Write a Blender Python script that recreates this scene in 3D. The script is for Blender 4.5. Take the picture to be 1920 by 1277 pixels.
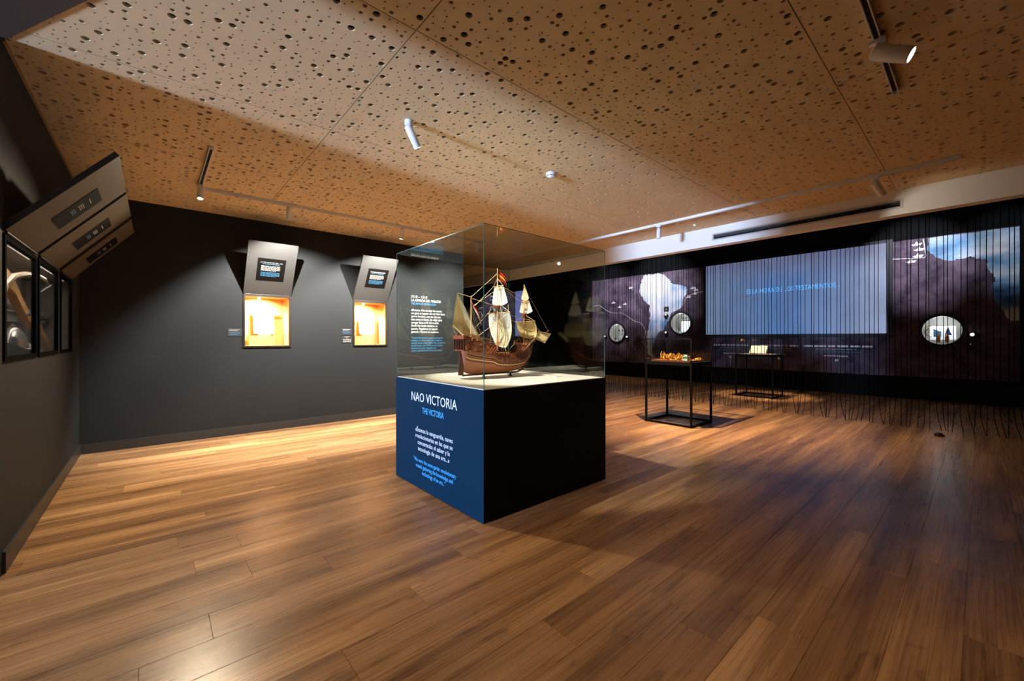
import bpy, math, random
from mathutils import Vector
random.seed(7)
sc = bpy.context.scene
for o in list(bpy.data.objects): bpy.data.objects.remove(o, do_unlink=True)
COL = sc.collection
PI = math.pi
V = Vector
# ------------------------------------------------------------------ camera
YAW = math.radians(41.14)
cam = bpy.data.cameras.new('camera'); camo = bpy.data.objects.new('camera', cam); COL.objects.link(camo)
camo.location = (0, 0, 1.35); camo.rotation_euler = (PI/2, 0, -YAW)
cam.sensor_width = 36.0; cam.lens = 768.5/1920*36.0; cam.shift_y = -3.5/1920
cam.clip_start = 0.02; cam.clip_end = 100
sc.camera = camo
# ------------------------------------------------------------------ world, exposure
w = bpy.data.worlds.new('world'); sc.world = w; w.use_nodes = True
w.node_tree.nodes['Background'].inputs[0].default_value = (0.5, 0.55, 0.7, 1)
w.node_tree.nodes['Background'].inputs[1].default_value = 0.004
sc.view_settings.view_transform = 'Standard'; sc.view_settings.look = 'None'
sc.view_settings.gamma = 1.0; sc.view_settings.use_curve_mapping = False
sc.view_settings.exposure = 0.0
try:
    sc.cycles.transparent_max_bounces = 24; sc.cycles.max_bounces = 10; sc.cycles.diffuse_bounces = 5
except Exception: pass
WARM = (1.0, 0.70, 0.42); NEUT = (1.0, 0.90, 0.76); COOLC = (0.50, 0.66, 1.0)
def spot_light(name, loc, aim, power, deg, color, blend=0.5, radius=0.03, parent=None, org=None):
    l = bpy.data.lights.new(name, 'SPOT'); l.energy = power; l.color = color
    l.spot_size = math.radians(deg); l.spot_blend = blend; l.shadow_soft_size = radius
    o = bpy.data.objects.new(name, l); COL.objects.link(o)
    o.rotation_euler = (V(aim)-V(loc)).to_track_quat('-Z', 'Y').to_euler()
    if parent is not None:
        o.parent = parent; o.location = V(loc)-V(org)
    else: o.location = loc
    return o
# cool light coming through the side opening from the neighbouring room
spot_light('side_room_light', (-14.0, 2.4, 0.85), (6.4, 3.0, 2.6), 23000, 36, COOLC, 0.3, 0.75)
def area_light(name, loc, aim, power, sx, sy, color, spread=180):
    l = bpy.data.lights.new(name, 'AREA'); l.energy = power; l.color = color; l.shape = 'RECTANGLE'
    l.size = sx; l.size_y = sy; l.spread = math.radians(spread)
    o = bpy.data.objects.new(name, l); COL.objects.link(o); o.location = loc
    o.rotation_euler = (V(aim)-V(loc)).to_track_quat('-Z', 'Y').to_euler(); return o

# ------------------------------------------------------------------ materials
def rgb(r, g, b):  # sRGB 0-255 -> linear
    f = lambda c: (c/255/12.92) if c/255 <= 0.04045 else ((c/255+0.055)/1.055)**2.4
    return (f(r), f(g), f(b), 1)
MATS = {}
def N(nt, t, **kw):
    n = nt.nodes.new(t)
    for k, v in kw.items(): setattr(n, k, v)
    return n
def pm(name, col, rough=0.5, metal=0.0, spec=0.5, emit=None, estr=0.0, var=0.12, scale=14.0, bump=0.0, stretch=(1, 1, 1), coat=0.0):
    if name in MATS: return MATS[name]
    m = bpy.data.materials.new(name); m.use_nodes = True; nt = m.node_tree; L = nt.links
    b = nt.nodes['Principled BSDF']
    b.inputs['Roughness'].default_value = rough; b.inputs['Metallic'].default_value = metal
    b.inputs['Specular IOR Level'].default_value = spec; b.inputs['Coat Weight'].default_value = coat
    g = N(nt, 'ShaderNodeNewGeometry'); mp = N(nt, 'ShaderNodeMapping'); mp.inputs['Scale'].default_value = stretch
    L.new(g.outputs['Position'], mp.inputs[0])
    nz = N(nt, 'ShaderNodeTexNoise'); nz.inputs['Scale'].default_value = scale; nz.inputs['Detail'].default_value = 4
    L.new(mp.outputs[0], nz.inputs['Vector'])
    mx = N(nt, 'ShaderNodeMix', data_type='RGBA')
    mx.inputs[6].default_value = (col[0]*(1-var), col[1]*(1-var), col[2]*(1-var), 1)
    mx.inputs[7].default_value = (min(1, col[0]*(1+var)), min(1, col[1]*(1+var)), min(1, col[2]*(1+var)), 1)
    L.new(nz.outputs[0], mx.inputs[0]); L.new(mx.outputs[2], b.inputs['Base Color'])
    if bump:
        bp = N(nt, 'ShaderNodeBump'); bp.inputs['Strength'].default_value = bump; bp.inputs['Distance'].default_value = 0.01
        L.new(nz.outputs[0], bp.inputs['Height']); L.new(bp.outputs[0], b.inputs['Normal'])
    if emit:
        b.inputs['Emission Color'].default_value = (*emit[:3], 1); b.inputs['Emission Strength'].default_value = estr
    MATS[name] = m; return m
def glass_mat(name, tint, refl=1.0):
    m = bpy.data.materials.new(name); m.use_nodes = True; nt = m.node_tree; L = nt.links
    nt.nodes.remove(nt.nodes['Principled BSDF']); out = nt.nodes['Material Output']
    t = N(nt, 'ShaderNodeBsdfTransparent'); t.inputs[0].default_value = (*tint, 1)
    g = N(nt, 'ShaderNodeBsdfGlossy'); g.inputs['Roughness'].default_value = 0.0; g.inputs['Color'].default_value = (1, 1, 1, 1)
    lw = N(nt, 'ShaderNodeLayerWeight'); lw.inputs['Blend'].default_value = 0.5
    p = N(nt, 'ShaderNodeMath', operation='POWER'); p.inputs[1].default_value = 5.0
    L.new(lw.outputs['Facing'], p.inputs[0])
    a = N(nt, 'ShaderNodeMath', operation='MULTIPLY_ADD'); a.inputs[1].default_value = 0.96*refl; a.inputs[2].default_value = 0.042*refl
    L.new(p.outputs[0], a.inputs[0])
    mx = N(nt, 'ShaderNodeMixShader'); L.new(a.outputs[0], mx.inputs[0]); L.new(t.outputs[0], mx.inputs[1]); L.new(g.outputs[0], mx.inputs[2])
    L.new(mx.outputs[0], out.inputs[0]); return m
GLASS = glass_mat('case_glass', (0.955, 0.975, 0.965)); THIN = glass_mat('small_case_glass', (0.97, 0.98, 0.98))
EDGE = pm('glass_edge', rgb(70, 105, 92), 0.15, var=0.2)
BLACKP = pm('black_paint', rgb(22, 22, 24), 0.55, var=0.1)
DARKMET = pm('dark_steel', rgb(8, 8, 9), 0.7, spec=0.12, metal=0.0, var=0.1)
FRAMEK = pm('matt_black_frame', rgb(8, 8, 9), 0.95, spec=0.02)
WHITEP = pm('white_paint', rgb(222, 222, 220), 0.45, var=0.04)
WALLG = pm('charcoal_wall_paint', rgb(38, 40, 42), 0.72, spec=0.2, var=0.10, scale=2.2, bump=0.02)
WALLD = pm('black_wall_paint', rgb(11, 12, 14), 0.8, spec=0.1, var=0.1, scale=2)
BASEB = pm('baseboard_paint', rgb(50, 50, 50), 0.4, var=0.1)
FASC = pm('white_plaster', rgb(228, 226, 222), 0.7, var=0.03, scale=3)
SLABM = pm('ceiling_void', rgb(26, 23, 20), 0.9)
TXW = pm('white_print', rgb(235, 235, 235), 0.6, var=0.02)
TXB = pm('blue_print', rgb(62, 146, 196), 0.6, var=0.02)
CPW = pm('small_white_print', rgb(150, 146, 140), 0.6, var=0.02); CPB = pm('small_blue_print', rgb(46, 98, 132), 0.6, var=0.02)
# perforated ceiling board
CEILM = pm('ceiling_board', rgb(214, 191, 152), 0.75, spec=0.2, var=0.06, scale=5)
# plank floor
def floor_mat():
    m = bpy.data.materials.new('plank_wood'); m.use_nodes = True; nt = m.node_tree; L = nt.links; b = nt.nodes['Principled BSDF']
    g = N(nt, 'ShaderNodeNewGeometry'); oi = N(nt, 'ShaderNodeObjectInfo')
    add = N(nt, 'ShaderNodeMath', operation='ADD'); L.new(g.outputs['Random Per Island'], add.inputs[0]); L.new(oi.outputs['Random'], add.inputs[1])
    fr = N(nt, 'ShaderNodeMath', operation='FRACT'); L.new(add.outputs[0], fr.inputs[0])
    cmb = N(nt, 'ShaderNodeCombineXYZ'); mu = N(nt, 'ShaderNodeMath', operation='MULTIPLY'); mu.inputs[1].default_value = 37.0
    L.new(fr.outputs[0], mu.inputs[0]); L.new(mu.outputs[0], cmb.inputs[0]); L.new(mu.outputs[0], cmb.inputs[2])
    va = N(nt, 'ShaderNodeVectorMath', operation='ADD'); L.new(g.outputs['Position'], va.inputs[0]); L.new(cmb.outputs[0], va.inputs[1])
    def noise(sx, sy, scale, det, dist=0.0):
        mp = N(nt, 'ShaderNodeMapping'); mp.inputs['Scale'].default_value = (sx, sy, 1); L.new(va.outputs[0], mp.inputs[0])
        n = N(nt, 'ShaderNodeTexNoise'); n.inputs['Scale'].default_value = scale; n.inputs['Detail'].default_value = det
        n.inputs['Distortion'].default_value = dist; L.new(mp.outputs[0], n.inputs['Vector']); return n
    n1 = noise(0.35, 5, 1.3, 4, 0.4)     # wide streaks
    n2 = noise(0.8, 58, 2.0, 5, 0.5)    # grain
    n3 = noise(3, 9, 1.6, 5, 1.5)       # knots
    cr = N(nt, 'ShaderNodeValToRGB'); e = cr.color_ramp
    e.elements[0].position = 0.25; e.elements[0].color = rgb(142, 106, 78)
    e.elements[1].position = 0.72; e.elements[1].color = rgb(216, 172, 124)
    mid = e.elements.new(0.5); mid.color = rgb(186, 142, 98)
    L.new(n1.outputs[0], cr.inputs[0])
    cr2 = N(nt, 'ShaderNodeValToRGB'); e = cr2.color_ramp
    e.elements[0].position = 0.32; e.elements[0].color = (0.40, 0.34, 0.30, 1); e.elements[1].position = 0.6; e.elements[1].color = (1, 1, 1, 1)
    L.new(n2.outputs[0], cr2.inputs[0])
    m1 = N(nt, 'ShaderNodeMix', data_type='RGBA', blend_type='MULTIPLY'); m1.inputs[0].default_value = 0.58
    L.new(cr.outputs[0], m1.inputs[6]); L.new(cr2.outputs[0], m1.inputs[7])
    cr3 = N(nt, 'ShaderNodeValToRGB'); e = cr3.color_ramp
    e.elements[0].position = 0.28; e.elements[0].color = (0.35, 0.3, 0.27, 1); e.elements[1].position = 0.42; e.elements[1].color = (1, 1, 1, 1)
    L.new(n3.outputs[0], cr3.inputs[0])
    m2 = N(nt, 'ShaderNodeMix', data_type='RGBA', blend_type='MULTIPLY'); m2.inputs[0].default_value = 0.6
    L.new(m1.outputs[2], m2.inputs[6]); L.new(cr3.outputs[0], m2.inputs[7])
    mp0 = N(nt, 'ShaderNodeMapping'); mp0.inputs['Scale'].default_value = (0.22, 3.2, 1); L.new(g.outputs['Position'], mp0.inputs[0])
    n0 = N(nt, 'ShaderNodeTexNoise'); n0.inputs['Scale'].default_value = 1.25; n0.inputs['Detail'].default_value = 3; n0.inputs['Distortion'].default_value = 0.25; L.new(mp0.outputs[0], n0.inputs['Vector'])
    cr0 = N(nt, 'ShaderNodeValToRGB'); e = cr0.color_ramp
    e.elements[0].position = 0.34; e.elements[0].color = (0.42, 0.38, 0.38, 1); e.elements[1].position = 0.62; e.elements[1].color = (1.0, 1.0, 1.0, 1)
    L.new(n0.outputs[0], cr0.inputs[0])
    m3 = N(nt, 'ShaderNodeMix', data_type='RGBA', blend_type='MULTIPLY'); m3.inputs[0].default_value = 0.9
    L.new(m2.outputs[2], m3.inputs[6]); L.new(cr0.outputs[0], m3.inputs[7]); m2 = m3
    hv = N(nt, 'ShaderNodeHueSaturation'); mr = N(nt, 'ShaderNodeMapRange'); mr.inputs[3].default_value = 0.90; mr.inputs[4].default_value = 1.08
    L.new(fr.outputs[0], mr.inputs[0]); L.new(mr.outputs[0], hv.inputs['Value']); L.new(m2.outputs[2], hv.inputs['Color'])
    L.new(hv.outputs[0], b.inputs['Base Color'])
    rr = N(nt, 'ShaderNodeMapRange'); rr.inputs[3].default_value = 0.22; rr.inputs[4].default_value = 0.34; L.new(n2.outputs[0], rr.inputs[0])
    L.new(rr.outputs[0], b.inputs['Roughness']); b.inputs['Specular IOR Level'].default_value = 0.36
    bp = N(nt, 'ShaderNodeBump'); bp.inputs['Strength'].default_value = 0.12; bp.inputs['Distance'].default_value = 0.004
    L.new(n2.outputs[0], bp.inputs['Height']); L.new(bp.outputs[0], b.inputs['Normal'])
    return m
FLOORM = floor_mat()
SUBFL = pm('subfloor', rgb(40, 26, 18), 0.9)

# ------------------------------------------------------------------ geometry helpers
ORG = {}
def tag(o, label=None, cat=None, group=None, kind=None):
    if label: o['label'] = label
    if cat: o['category'] = cat
    if group: o['group'] = group
    if kind: o['kind'] = kind
    return o
def thing(name, loc, label, cat, group=None, kind=None):
    o = bpy.data.objects.new(name, None); COL.objects.link(o); o.location = loc; o.empty_display_size = 0.1
    ORG[o] = V(loc); return tag(o, label, cat, group, kind)
def link_mesh(name, me, mat, parent=None, loc=None):
    o = bpy.data.objects.new(name, me); COL.objects.link(o)
    if mat is not None:
        me.materials.clear(); me.materials.append(mat)
    if parent is not None:
        o.parent = parent; ORG[o] = ORG[parent]
    else:
        o.location = loc if loc is not None else (0, 0, 0); ORG[o] = V(o.location)
    return o
class MB:
    def __init__(s): s.v = []; s.f = []
    def add(s, vs, fs):
        n = len(s.v); s.v += [tuple(p) for p in vs]; s.f += [tuple(i+n for i in q) for q in fs]; return s
    def box(s, a, b):
        x0, y0, z0 = a; x1, y1, z1 = b
        x0, x1 = sorted((x0, x1)); y0, y1 = sorted((y0, y1)); z0, z1 = sorted((z0, z1))
        return s.add([(x0,y0,z0),(x1,y0,z0),(x1,y1,z0),(x0,y1,z0),(x0,y0,z1),(x1,y0,z1),(x1,y1,z1),(x0,y1,z1)],
                     [(3,2,1,0),(4,5,6,7),(0,1,5,4),(1,2,6,5),(2,3,7,6),(3,0,4,7)])
    def obox(s, c, ax, half):
        c = V(c); u, v, w_ = [V(a).normalized()*h for a, h in zip(ax, half)]
        P = [c-u-v-w_, c+u-v-w_, c+u+v-w_, c-u+v-w_, c-u-v+w_, c+u-v+w_, c+u+v+w_, c-u+v+w_]
        return s.add(P, [(3,2,1,0),(4,5,6,7),(0,1,5,4),(1,2,6,5),(2,3,7,6),(3,0,4,7)])
    def lathe(s, prof, origin, axis, n=16, cap=True):
        o = V(origin); a = V(axis).normalized(); h = V((1, 0, 0)) if abs(a.x) < 0.8 else V((0, 1, 0))
        u = a.cross(h).normalized(); v = a.cross(u); P = []; F = []
        for r, t in prof:
            for k in range(n):
                th = 2*PI*k/n; P.append(o+a*t+u*(r*math.cos(th))+v*(r*math.sin(th)))
        for i in range(len(prof)-1):
            for k in range(n):
                F.append((i*n+k, i*n+(k+1) % n, (i+1)*n+(k+1) % n, (i+1)*n+k))
        if cap:
            F.append(tuple(range(n))[::-1]); F.append(tuple((len(prof)-1)*n+k for k in range(n)))
        return s.add(P, F)
    def cyl(s, p0, p1, r0, r1=None, n=12):
        d = V(p1)-V(p0); return s.lathe([(r0, 0), (r1 if r1 is not None else r0, d.length)], p0, d, n)
    def tube(s, pts, r, n=6):
        pts = [V(p) for p in pts]; P = []; F = []; m = len(pts)
        for i, p in enumerate(pts):
            d = (pts[min(i+1, m-1)]-pts[max(i-1, 0)]).normalized()
            h = V((0, 0, 1)) if abs(d.z) < 0.9 else V((1, 0, 0)); u = d.cross(h).normalized(); v = d.cross(u)
            rr = r[i] if isinstance(r, (list, tuple)) else r
            for k in range(n):
                th = 2*PI*k/n; P.append(p+u*(rr*math.cos(th))+v*(rr*math.sin(th)))
        for i in range(m-1):
            for k in range(n): F.append((i*n+k, i*n+(k+1) % n, (i+1)*n+(k+1) % n, (i+1)*n+k))
        F.append(tuple(range(n))[::-1]); F.append(tuple((m-1)*n+k for k in range(n)))
        return s.add(P, F)
    def grid(s, fn, nu, nv):
        P = [fn(i/nu, j/nv) for j in range(nv+1) for i in range(nu+1)]
        return s.add(P, [(j*(nu+1)+i, j*(nu+1)+i+1, (j+1)*(nu+1)+i+1, (j+1)*(nu+1)+i) for j in range(nv) for i in range(nu)])
    def prism(s, pts, off):
        n = len(pts); off = V(off); P = [V(p) for p in pts]; P += [p+off for p in P]
        return s.add(P, [tuple(range(n))[::-1], tuple(range(n, 2*n))]+[(i, (i+1) % n, n+(i+1) % n, n+i) for i in range(n)])
    def mesh(s, name, org):
        me = bpy.data.meshes.new(name); o = V(org)
        me.from_pydata([(p[0]-o.x, p[1]-o.y, p[2]-o.z) for p in s.v], [], s.f); me.update(); return me
    def build(s, name, mat, parent=None, loc=None, smooth=False, recalc=True):
        org = ORG[parent] if parent is not None else (loc if loc is not None else (0, 0, 0))
        me = s.mesh(name, org)
        if recalc:
            import bmesh
            bm = bmesh.new(); bm.from_mesh(me); bmesh.ops.recalc_face_normals(bm, faces=bm.faces); bm.to_mesh(me); bm.free()
        if smooth:
            me.polygons.foreach_set('use_smooth', [True]*len(me.polygons)); me.set_sharp_from_angle(angle=math.radians(40))
        return link_mesh(name, me, mat, parent, loc)
def box(name, a, b, mat, parent=None, loc=None): return MB().box(a, b).build(name, mat, parent, loc, recalc=False)
def holed(axis, p0, p1, u0, u1, z0, z1, holes):
    """wall slab with rectangular openings; axis 'x' -> slab between x=p0..p1 spanning y; 'y' -> spanning x"""
    us = sorted({u0, u1, *[h[0] for h in holes], *[h[1] for h in holes]}); zs = sorted({z0, z1, *[h[2] for h in holes], *[h[3] for h in holes]})
    mb = MB()
    for a, b in zip(us, us[1:]):
        solid = []
        for c, d in zip(zs, zs[1:]):
            um, zm = (a+b)/2, (c+d)/2
            if any(h[0] < um < h[1] and h[2] < zm < h[3] for h in holes): continue
            if solid and abs(solid[-1][1]-c) < 1e-9: solid[-1][1] = d
            else: solid.append([c, d])
        for c, d in solid:
            if axis == 'x': mb.box((p0, a, c), (p1, b, d))
            else: mb.box((a, p0, c), (b, p1, d))
    return mb
def lettering(body, o, right, up, wdt, hgt, mat, parent, name='lettering', align='LEFT', depth=0.0008):
    """real letters fitted to a box: o = lower left corner (lower centre for CENTER) on the surface"""
    c = bpy.data.curves.new('t', 'FONT'); c.body = body; c.align_x = align; c.size = 1; c.space_line = 1.0; c.resolution_u = 2
    to = bpy.data.objects.new('t', c); COL.objects.link(to)
    me = bpy.data.meshes.new_from_object(to); bpy.data.objects.remove(to)
    xs = [v.co.x for v in me.vertices]; ys = [v.co.y for v in me.vertices]
    x0, x1, y0, y1 = min(xs), max(xs), min(ys), max(ys); right = V(right).normalized(); up = V(up).normalized(); nrm = right.cross(up); og = ORG[parent]
    base = V(o)
    for v in me.vertices:
        a = (v.co.x-x0)/(x1-x0)*wdt; b = (v.co.y-y0)/(y1-y0)*hgt
        v.co = base+right*a+up*b+nrm*depth-og
    me.update(); ob = link_mesh(name, me, mat, parent); ob['label'] = 'printed lettering'
    return ob
def word_rows(o, right, up, wdt, hgt, rows, mat, parent, name='printed_lines', fill=0.42, lift=0.001, last=0.8, center=False):
    """rows of print too small to read, as short dashes"""
    mb = MB(); right = V(right).normalized(); up = V(up).normalized(); n = right.cross(up); o = V(o); rh = hgt/rows
    for r in range(rows):
        x = 0.0; end = wdt*(last if r == rows-1 else 1.0); sh = (wdt-end)/2 if center else 0
        while x < end-wdt*0.02:
            l = min(random.uniform(0.06, 0.2)*wdt, end-x); y = hgt-(r+0.5)*rh
            c = o+right*(sh+x+l/2)+up*y+n*lift
            a = right*(l/2); b = up*(rh*fill/2)
            mb.add([c-a-b, c+a-b, c+a+b, c-a+b], [(0, 1, 2, 3)]); x += l+wdt*0.025
    return mb.build(name, mat, parent, recalc=False)

# ------------------------------------------------------------------ setting
XL, YB, CZ = -0.655, 6.90, 3.06
XM = 12.75                       # mural wall
HZ = 4.3
XF = 6.45                        # white fascia
# floor
floor = thing('floor', (0, 0, 0), 'brown oak plank floor running through the whole gallery', 'floor', kind='structure')
box('subfloor', (-15, -3.5, -0.08), (13.3, 19, -0.012), SUBFL, floor)
PWID, PLEN, PT = 0.222, 1.5, 0.012
planks = []
rnd = random.Random(3)
y = -3.5; row = 0
while y < 19:
    x = -15.0 - rnd.uniform(0, PLEN)
    while x < XM:
        a, b = max(x, -15.0), min(x+PLEN, XM)
        if b-a > 0.05: planks.append((a, b, y, min(y+PWID, 19)))
        x += PLEN
    y += PWID; row += 1
def psize(p):
    cx_, cy_ = (p[0]+p[1])/2, (p[2]+p[3])/2
    d = cx_*math.sin(YAW)+cy_*math.cos(YAW); r = cx_*math.cos(YAW)-cy_*math.sin(YAW)
    if d < 0.9 or abs(r) > d*1.32+0.7: return 0
    if cx_ < XL or (cy_ > YB and cx_ < 4.7): return 0
    return 1/(d*d*d)
planks.sort(key=psize, reverse=True)
PM = {}
def plank_box(mb, a, b, c, d):
    g = 0.0004; e = 0.0009
    x0, x1, y0, y1 = a+g, b-g, c+g, d-g
    mb.add([(x0,y0,-PT),(x1,y0,-PT),(x1,y1,-PT),(x0,y1,-PT),(x0,y0,-e),(x1,y0,-e),(x1,y1,-e),(x0,y1,-e),
            (x0+e,y0+e,0),(x1-e,y0+e,0),(x1-e,y1-e,0),(x0+e,y1-e,0)],
           [(0,1,5,4),(1,2,6,5),(2,3,7,6),(3,0,4,7),(4,5,9,8),(5,6,10,9),(6,7,11,10),(7,4,8,11),(8,9,10,11)])
for p in planks[:300]:
    k = (round(p[1]-p[0], 3), round(p[3]-p[2], 3))
    if k not in PM:
        mb = MB(); plank_box(mb, 0, k[0], 0, k[1]); PM[k] = mb.mesh('plank', (0, 0, 0)); PM[k].materials.append(FLOORM)
    o = bpy.data.objects.new('plank', PM[k]); COL.objects.link(o); o.parent = floor; o.location = (p[0], p[2], 0)
mb = MB()
for p in planks[300:]: plank_box(mb, *p)
tag(mb.build('distant_planks', FLOORM, floor, recalc=False), kind='stuff')
# ceiling with perforated boards
ceil = thing('ceiling', (0, 0, CZ), 'beige perforated board ceiling with round holes of three sizes', 'ceiling', kind='structure')
box('ceiling_slab', (-15, -3.5, CZ+0.045), (XF+0.15, 19, CZ+0.12), SLABM, ceil)
BT = 0.016
def plain_panel(x0, x1, y0, y1):
    box('ceiling_panel', (x0+.0015, y0+.0015, CZ), (x1-.0015, y1-.0015, CZ+BT), CEILM, ceil)
def perf_panel(x0, x1, y0, y1):
    x0 += .003; x1 -= .003; y0 += .003; y1 -= .003
    nx = max(1, round((x1-x0)/0.061)); ny = max(1, round((y1-y0)/0.061)); dx = (x1-x0)/nx; dy = (y1-y0)/ny
    vs = []; fs = []; ang = {n: [2*PI*(k+0.5)/n for k in range(n)] for n in (8, 16)}
    ox, oy, oz = ORG[ceil]; blocks = {}
    for i in range(nx):
        for j in range(ny):
            cx_ = x0+(i+.5)*dx; cy_ = y0+(j+.5)*dy; bk = (i//3, j//3)
            if bk not in blocks:
                q9 = [0.05, 0.2, 0.2, 0.5, 0.5, 0.5, 0.5, 0.5, 0.98]; rnd.shuffle(q9)
                blocks[bk] = q9
            t = blocks[bk][(i % 3)*3+j % 3]
            if t < 0.105: r = rnd.uniform(0.0185, 0.0205); n = 16
            elif t < 0.35: r = rnd.uniform(0.0105, 0.0125); n = 16
            elif t < 0.97: r = rnd.uniform(0.0055, 0.0068); n = 8
            else: r = 0.004; n = 8
            jx = max(0, dx/2-r-.002); jy = max(0, dy/2-r-.002)
            hx = cx_+rnd.uniform(-jx, jx); hy = cy_+rnd.uniform(-jy, jy); b = len(vs)
            for a in ang[n]:
                c, s = math.cos(a), math.sin(a); k = 1/max(abs(c), abs(s))
                vs.append((cx_+c*k*dx/2-ox, cy_+s*k*dy/2-oy, 0))
            for a in ang[n]: vs.append((hx+r*math.cos(a)-ox, hy+r*math.sin(a)-oy, 0))
            for a in ang[n]: vs.append((hx+r*math.cos(a)-ox, hy+r*math.sin(a)-oy, BT))
            for k in range(n):
                q = (k+1) % n
                fs.append((b+k, b+n+k, b+n+q, b+q)); fs.append((b+n+k, b+2*n+k, b+2*n+q, b+n+q))
            # close the four corners of the cell
            b2 = len(vs)
            vs.extend([(cx_+sx*dx/2-ox, cy_+sy*dy/2-oy, 0) for sx, sy in ((1,1),(-1,1),(-1,-1),(1,-1))])
            h = n//8
            for q in range(4):
                k0 = (q*n//4+h-1); fs.append((b+k0, b+(k0+1) % n, b2+q))
    # rim
    b = len(vs)
    for z in (0, BT):
        vs += [(x0-ox, y0-oy, z), (x1-ox, y0-oy, z), (x1-ox, y1-oy, z), (x0-ox, y1-oy, z)]
    fs += [(b+k, b+(k+1) % 4, b+4+(k+1) % 4, b+4+k) for k in range(4)]
    me = bpy.data.meshes.new('ceiling_panel'); me.from_pydata(vs, [], fs); me.update()
    link_mesh('ceiling_panel', me, CEILM, ceil)
YS = [0.643, 2.062, 3.512, 4.90, 6.33, YB]
for a, b in zip(YS, YS[1:]):
    perf_panel(XL+0.012, 1.095, a, b); perf_panel(1.095, XF, a, b)
perf_panel(1.095, 3.464, -0.79, 0.643); perf_panel(3.464, XF, -0.79, 0.643)
plain_panel(XL, 1.095, -0.79, 0.643); plain_panel(XL, XF, -3.5, -0.79); plain_panel(-15, XL, -3.5, YB); plain_panel(4.72, XF, YB, 13); plain_panel(4.72, XF, 13, 19)
box('edge_strip', (XL, 3.69, CZ-0.004), (XL+0.012, YB, CZ+BT), pm('edge_wood', rgb(170, 135, 90), 0.6), ceil)
# dark soffit over the entrance side
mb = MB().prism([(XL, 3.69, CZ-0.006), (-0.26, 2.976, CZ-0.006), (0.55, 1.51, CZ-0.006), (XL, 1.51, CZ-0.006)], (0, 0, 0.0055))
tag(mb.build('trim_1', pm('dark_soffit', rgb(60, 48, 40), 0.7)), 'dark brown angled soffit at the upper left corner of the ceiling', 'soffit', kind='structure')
# white fascia beam with slot
SLY0, SLY1, SLZ0, SLZ1 = 0.611, 2.694, 2.868, 2.938
mb = holed('x', XF, XF+0.15, -3.5, 19, 2.775, 3.30, [(SLY0, SLY1, SLZ0, SLZ1)])
tag(mb.build('trim_2', FASC), 'white plaster fascia beam crossing below the perforated ceiling', 'beam', kind='structure')
tag(box('trim_3', (XF, -3.5, 3.30), (XF+0.15, 19, HZ), WALLD), 'black upper beam above the white fascia', 'beam', kind='structure')
tag(box('ceiling', (XF+0.15, -3.5, HZ), (13.3, 19, HZ+0.1), WALLD), 'black ceiling over the mural hall', 'ceiling', kind='structure')
# walls
NICHE = [(0.955, 1.565), (2.503, 3.10)]; NZ0, NZ1 = 1.225, 1.985
hs = [(a+0.022, b-0.022, NZ0+0.02, NZ1-0.02) for a, b in NICHE]
wb = tag(holed('y', YB, YB+0.42, -15, 4.72, 0, CZ+0.04, hs).build('wall_back', WALLG), 'charcoal painted partition wall with two lit niches', 'wall', kind='structure')
LW = [(3.70, 4.56), (4.635, 5.46), (5.59, 6.28)]; LZ0, LZ1 = 1.215, 1.955
mb = holed('x', XL-0.012, XL, 3.64, YB, 0, CZ+0.04, [(a+.034, b-.034, LZ0+.028, LZ1-.028) for a, b in LW])
mb.box((XL-0.12, -3.5, 0), (XL, 2.2, CZ+0.04))
wl = tag(mb.build('wall_left', WALLG), 'dark wall on the left with three framed showcase windows', 'wall', kind='structure')
tag(box('wall_far', (4.6, 18.8, 0), (13.3, 19.0, HZ), WALLD), 'black end wall of the mural hall', 'wall', kind='structure')
tag(box('wall_front', (-15, -3.7, 0), (13.3, -3.5, HZ), WALLD), 'dark wall behind the camera', 'wall', kind='structure')
tag(box('wall_side', (-15.2, -3.5, 0), (-15, YB, CZ), WALLD), 'dark wall of the neighbouring room', 'wall', kind='structure')
tag(box('wall_hall', (4.6, YB+0.42, 0), (4.72, 18.8, CZ), WALLD), 'black wall behind the partition', 'wall', kind='structure')
# baseboards
tag(box('baseboard_back', (XL, YB-0.014, 0), (4.72, YB, 0.115), BASEB), 'grey baseboard along the partition wall', 'baseboard', kind='structure')
tag(box('baseboard_left', (XL, 3.69, 0), (XL+0.014, YB-0.014, 0.125), BASEB), 'dark baseboard along the left wall', 'baseboard', kind='structure')
# mural wall with round portholes (boolean cut)
PORT = [(8.746, 1.564, 0.325), (6.341, 1.847, 0.33), (0.556, 1.528, 0.305)]
def cut(o, cyls):
    for (yy, zz, r) in cyls:
        c = MB().cyl((XM-0.3, yy, zz), (XM+0.42, yy, zz), r, n=40).build('cutter', None)
        md = o.modifiers.new('b', 'BOOLEAN'); md.operation = 'DIFFERENCE'; md.object = c; md.solver = 'EXACT'
        bpy.context.view_layer.update()
        dg = bpy.context.evaluated_depsgraph_get(); me = bpy.data.meshes.new_from_object(o.evaluated_get(dg))
        o.modifiers.clear(); o.data = me; cm = c.data; bpy.data.objects.remove(c); bpy.data.meshes.remove(cm)
wr = tag(box('wall_right', (XM, -3.5, 0), (XM+0.5, 19, HZ), WALLD), 'black end wall carrying the mural and the screen', 'wall', kind='structure')
cut(wr, PORT)

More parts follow.
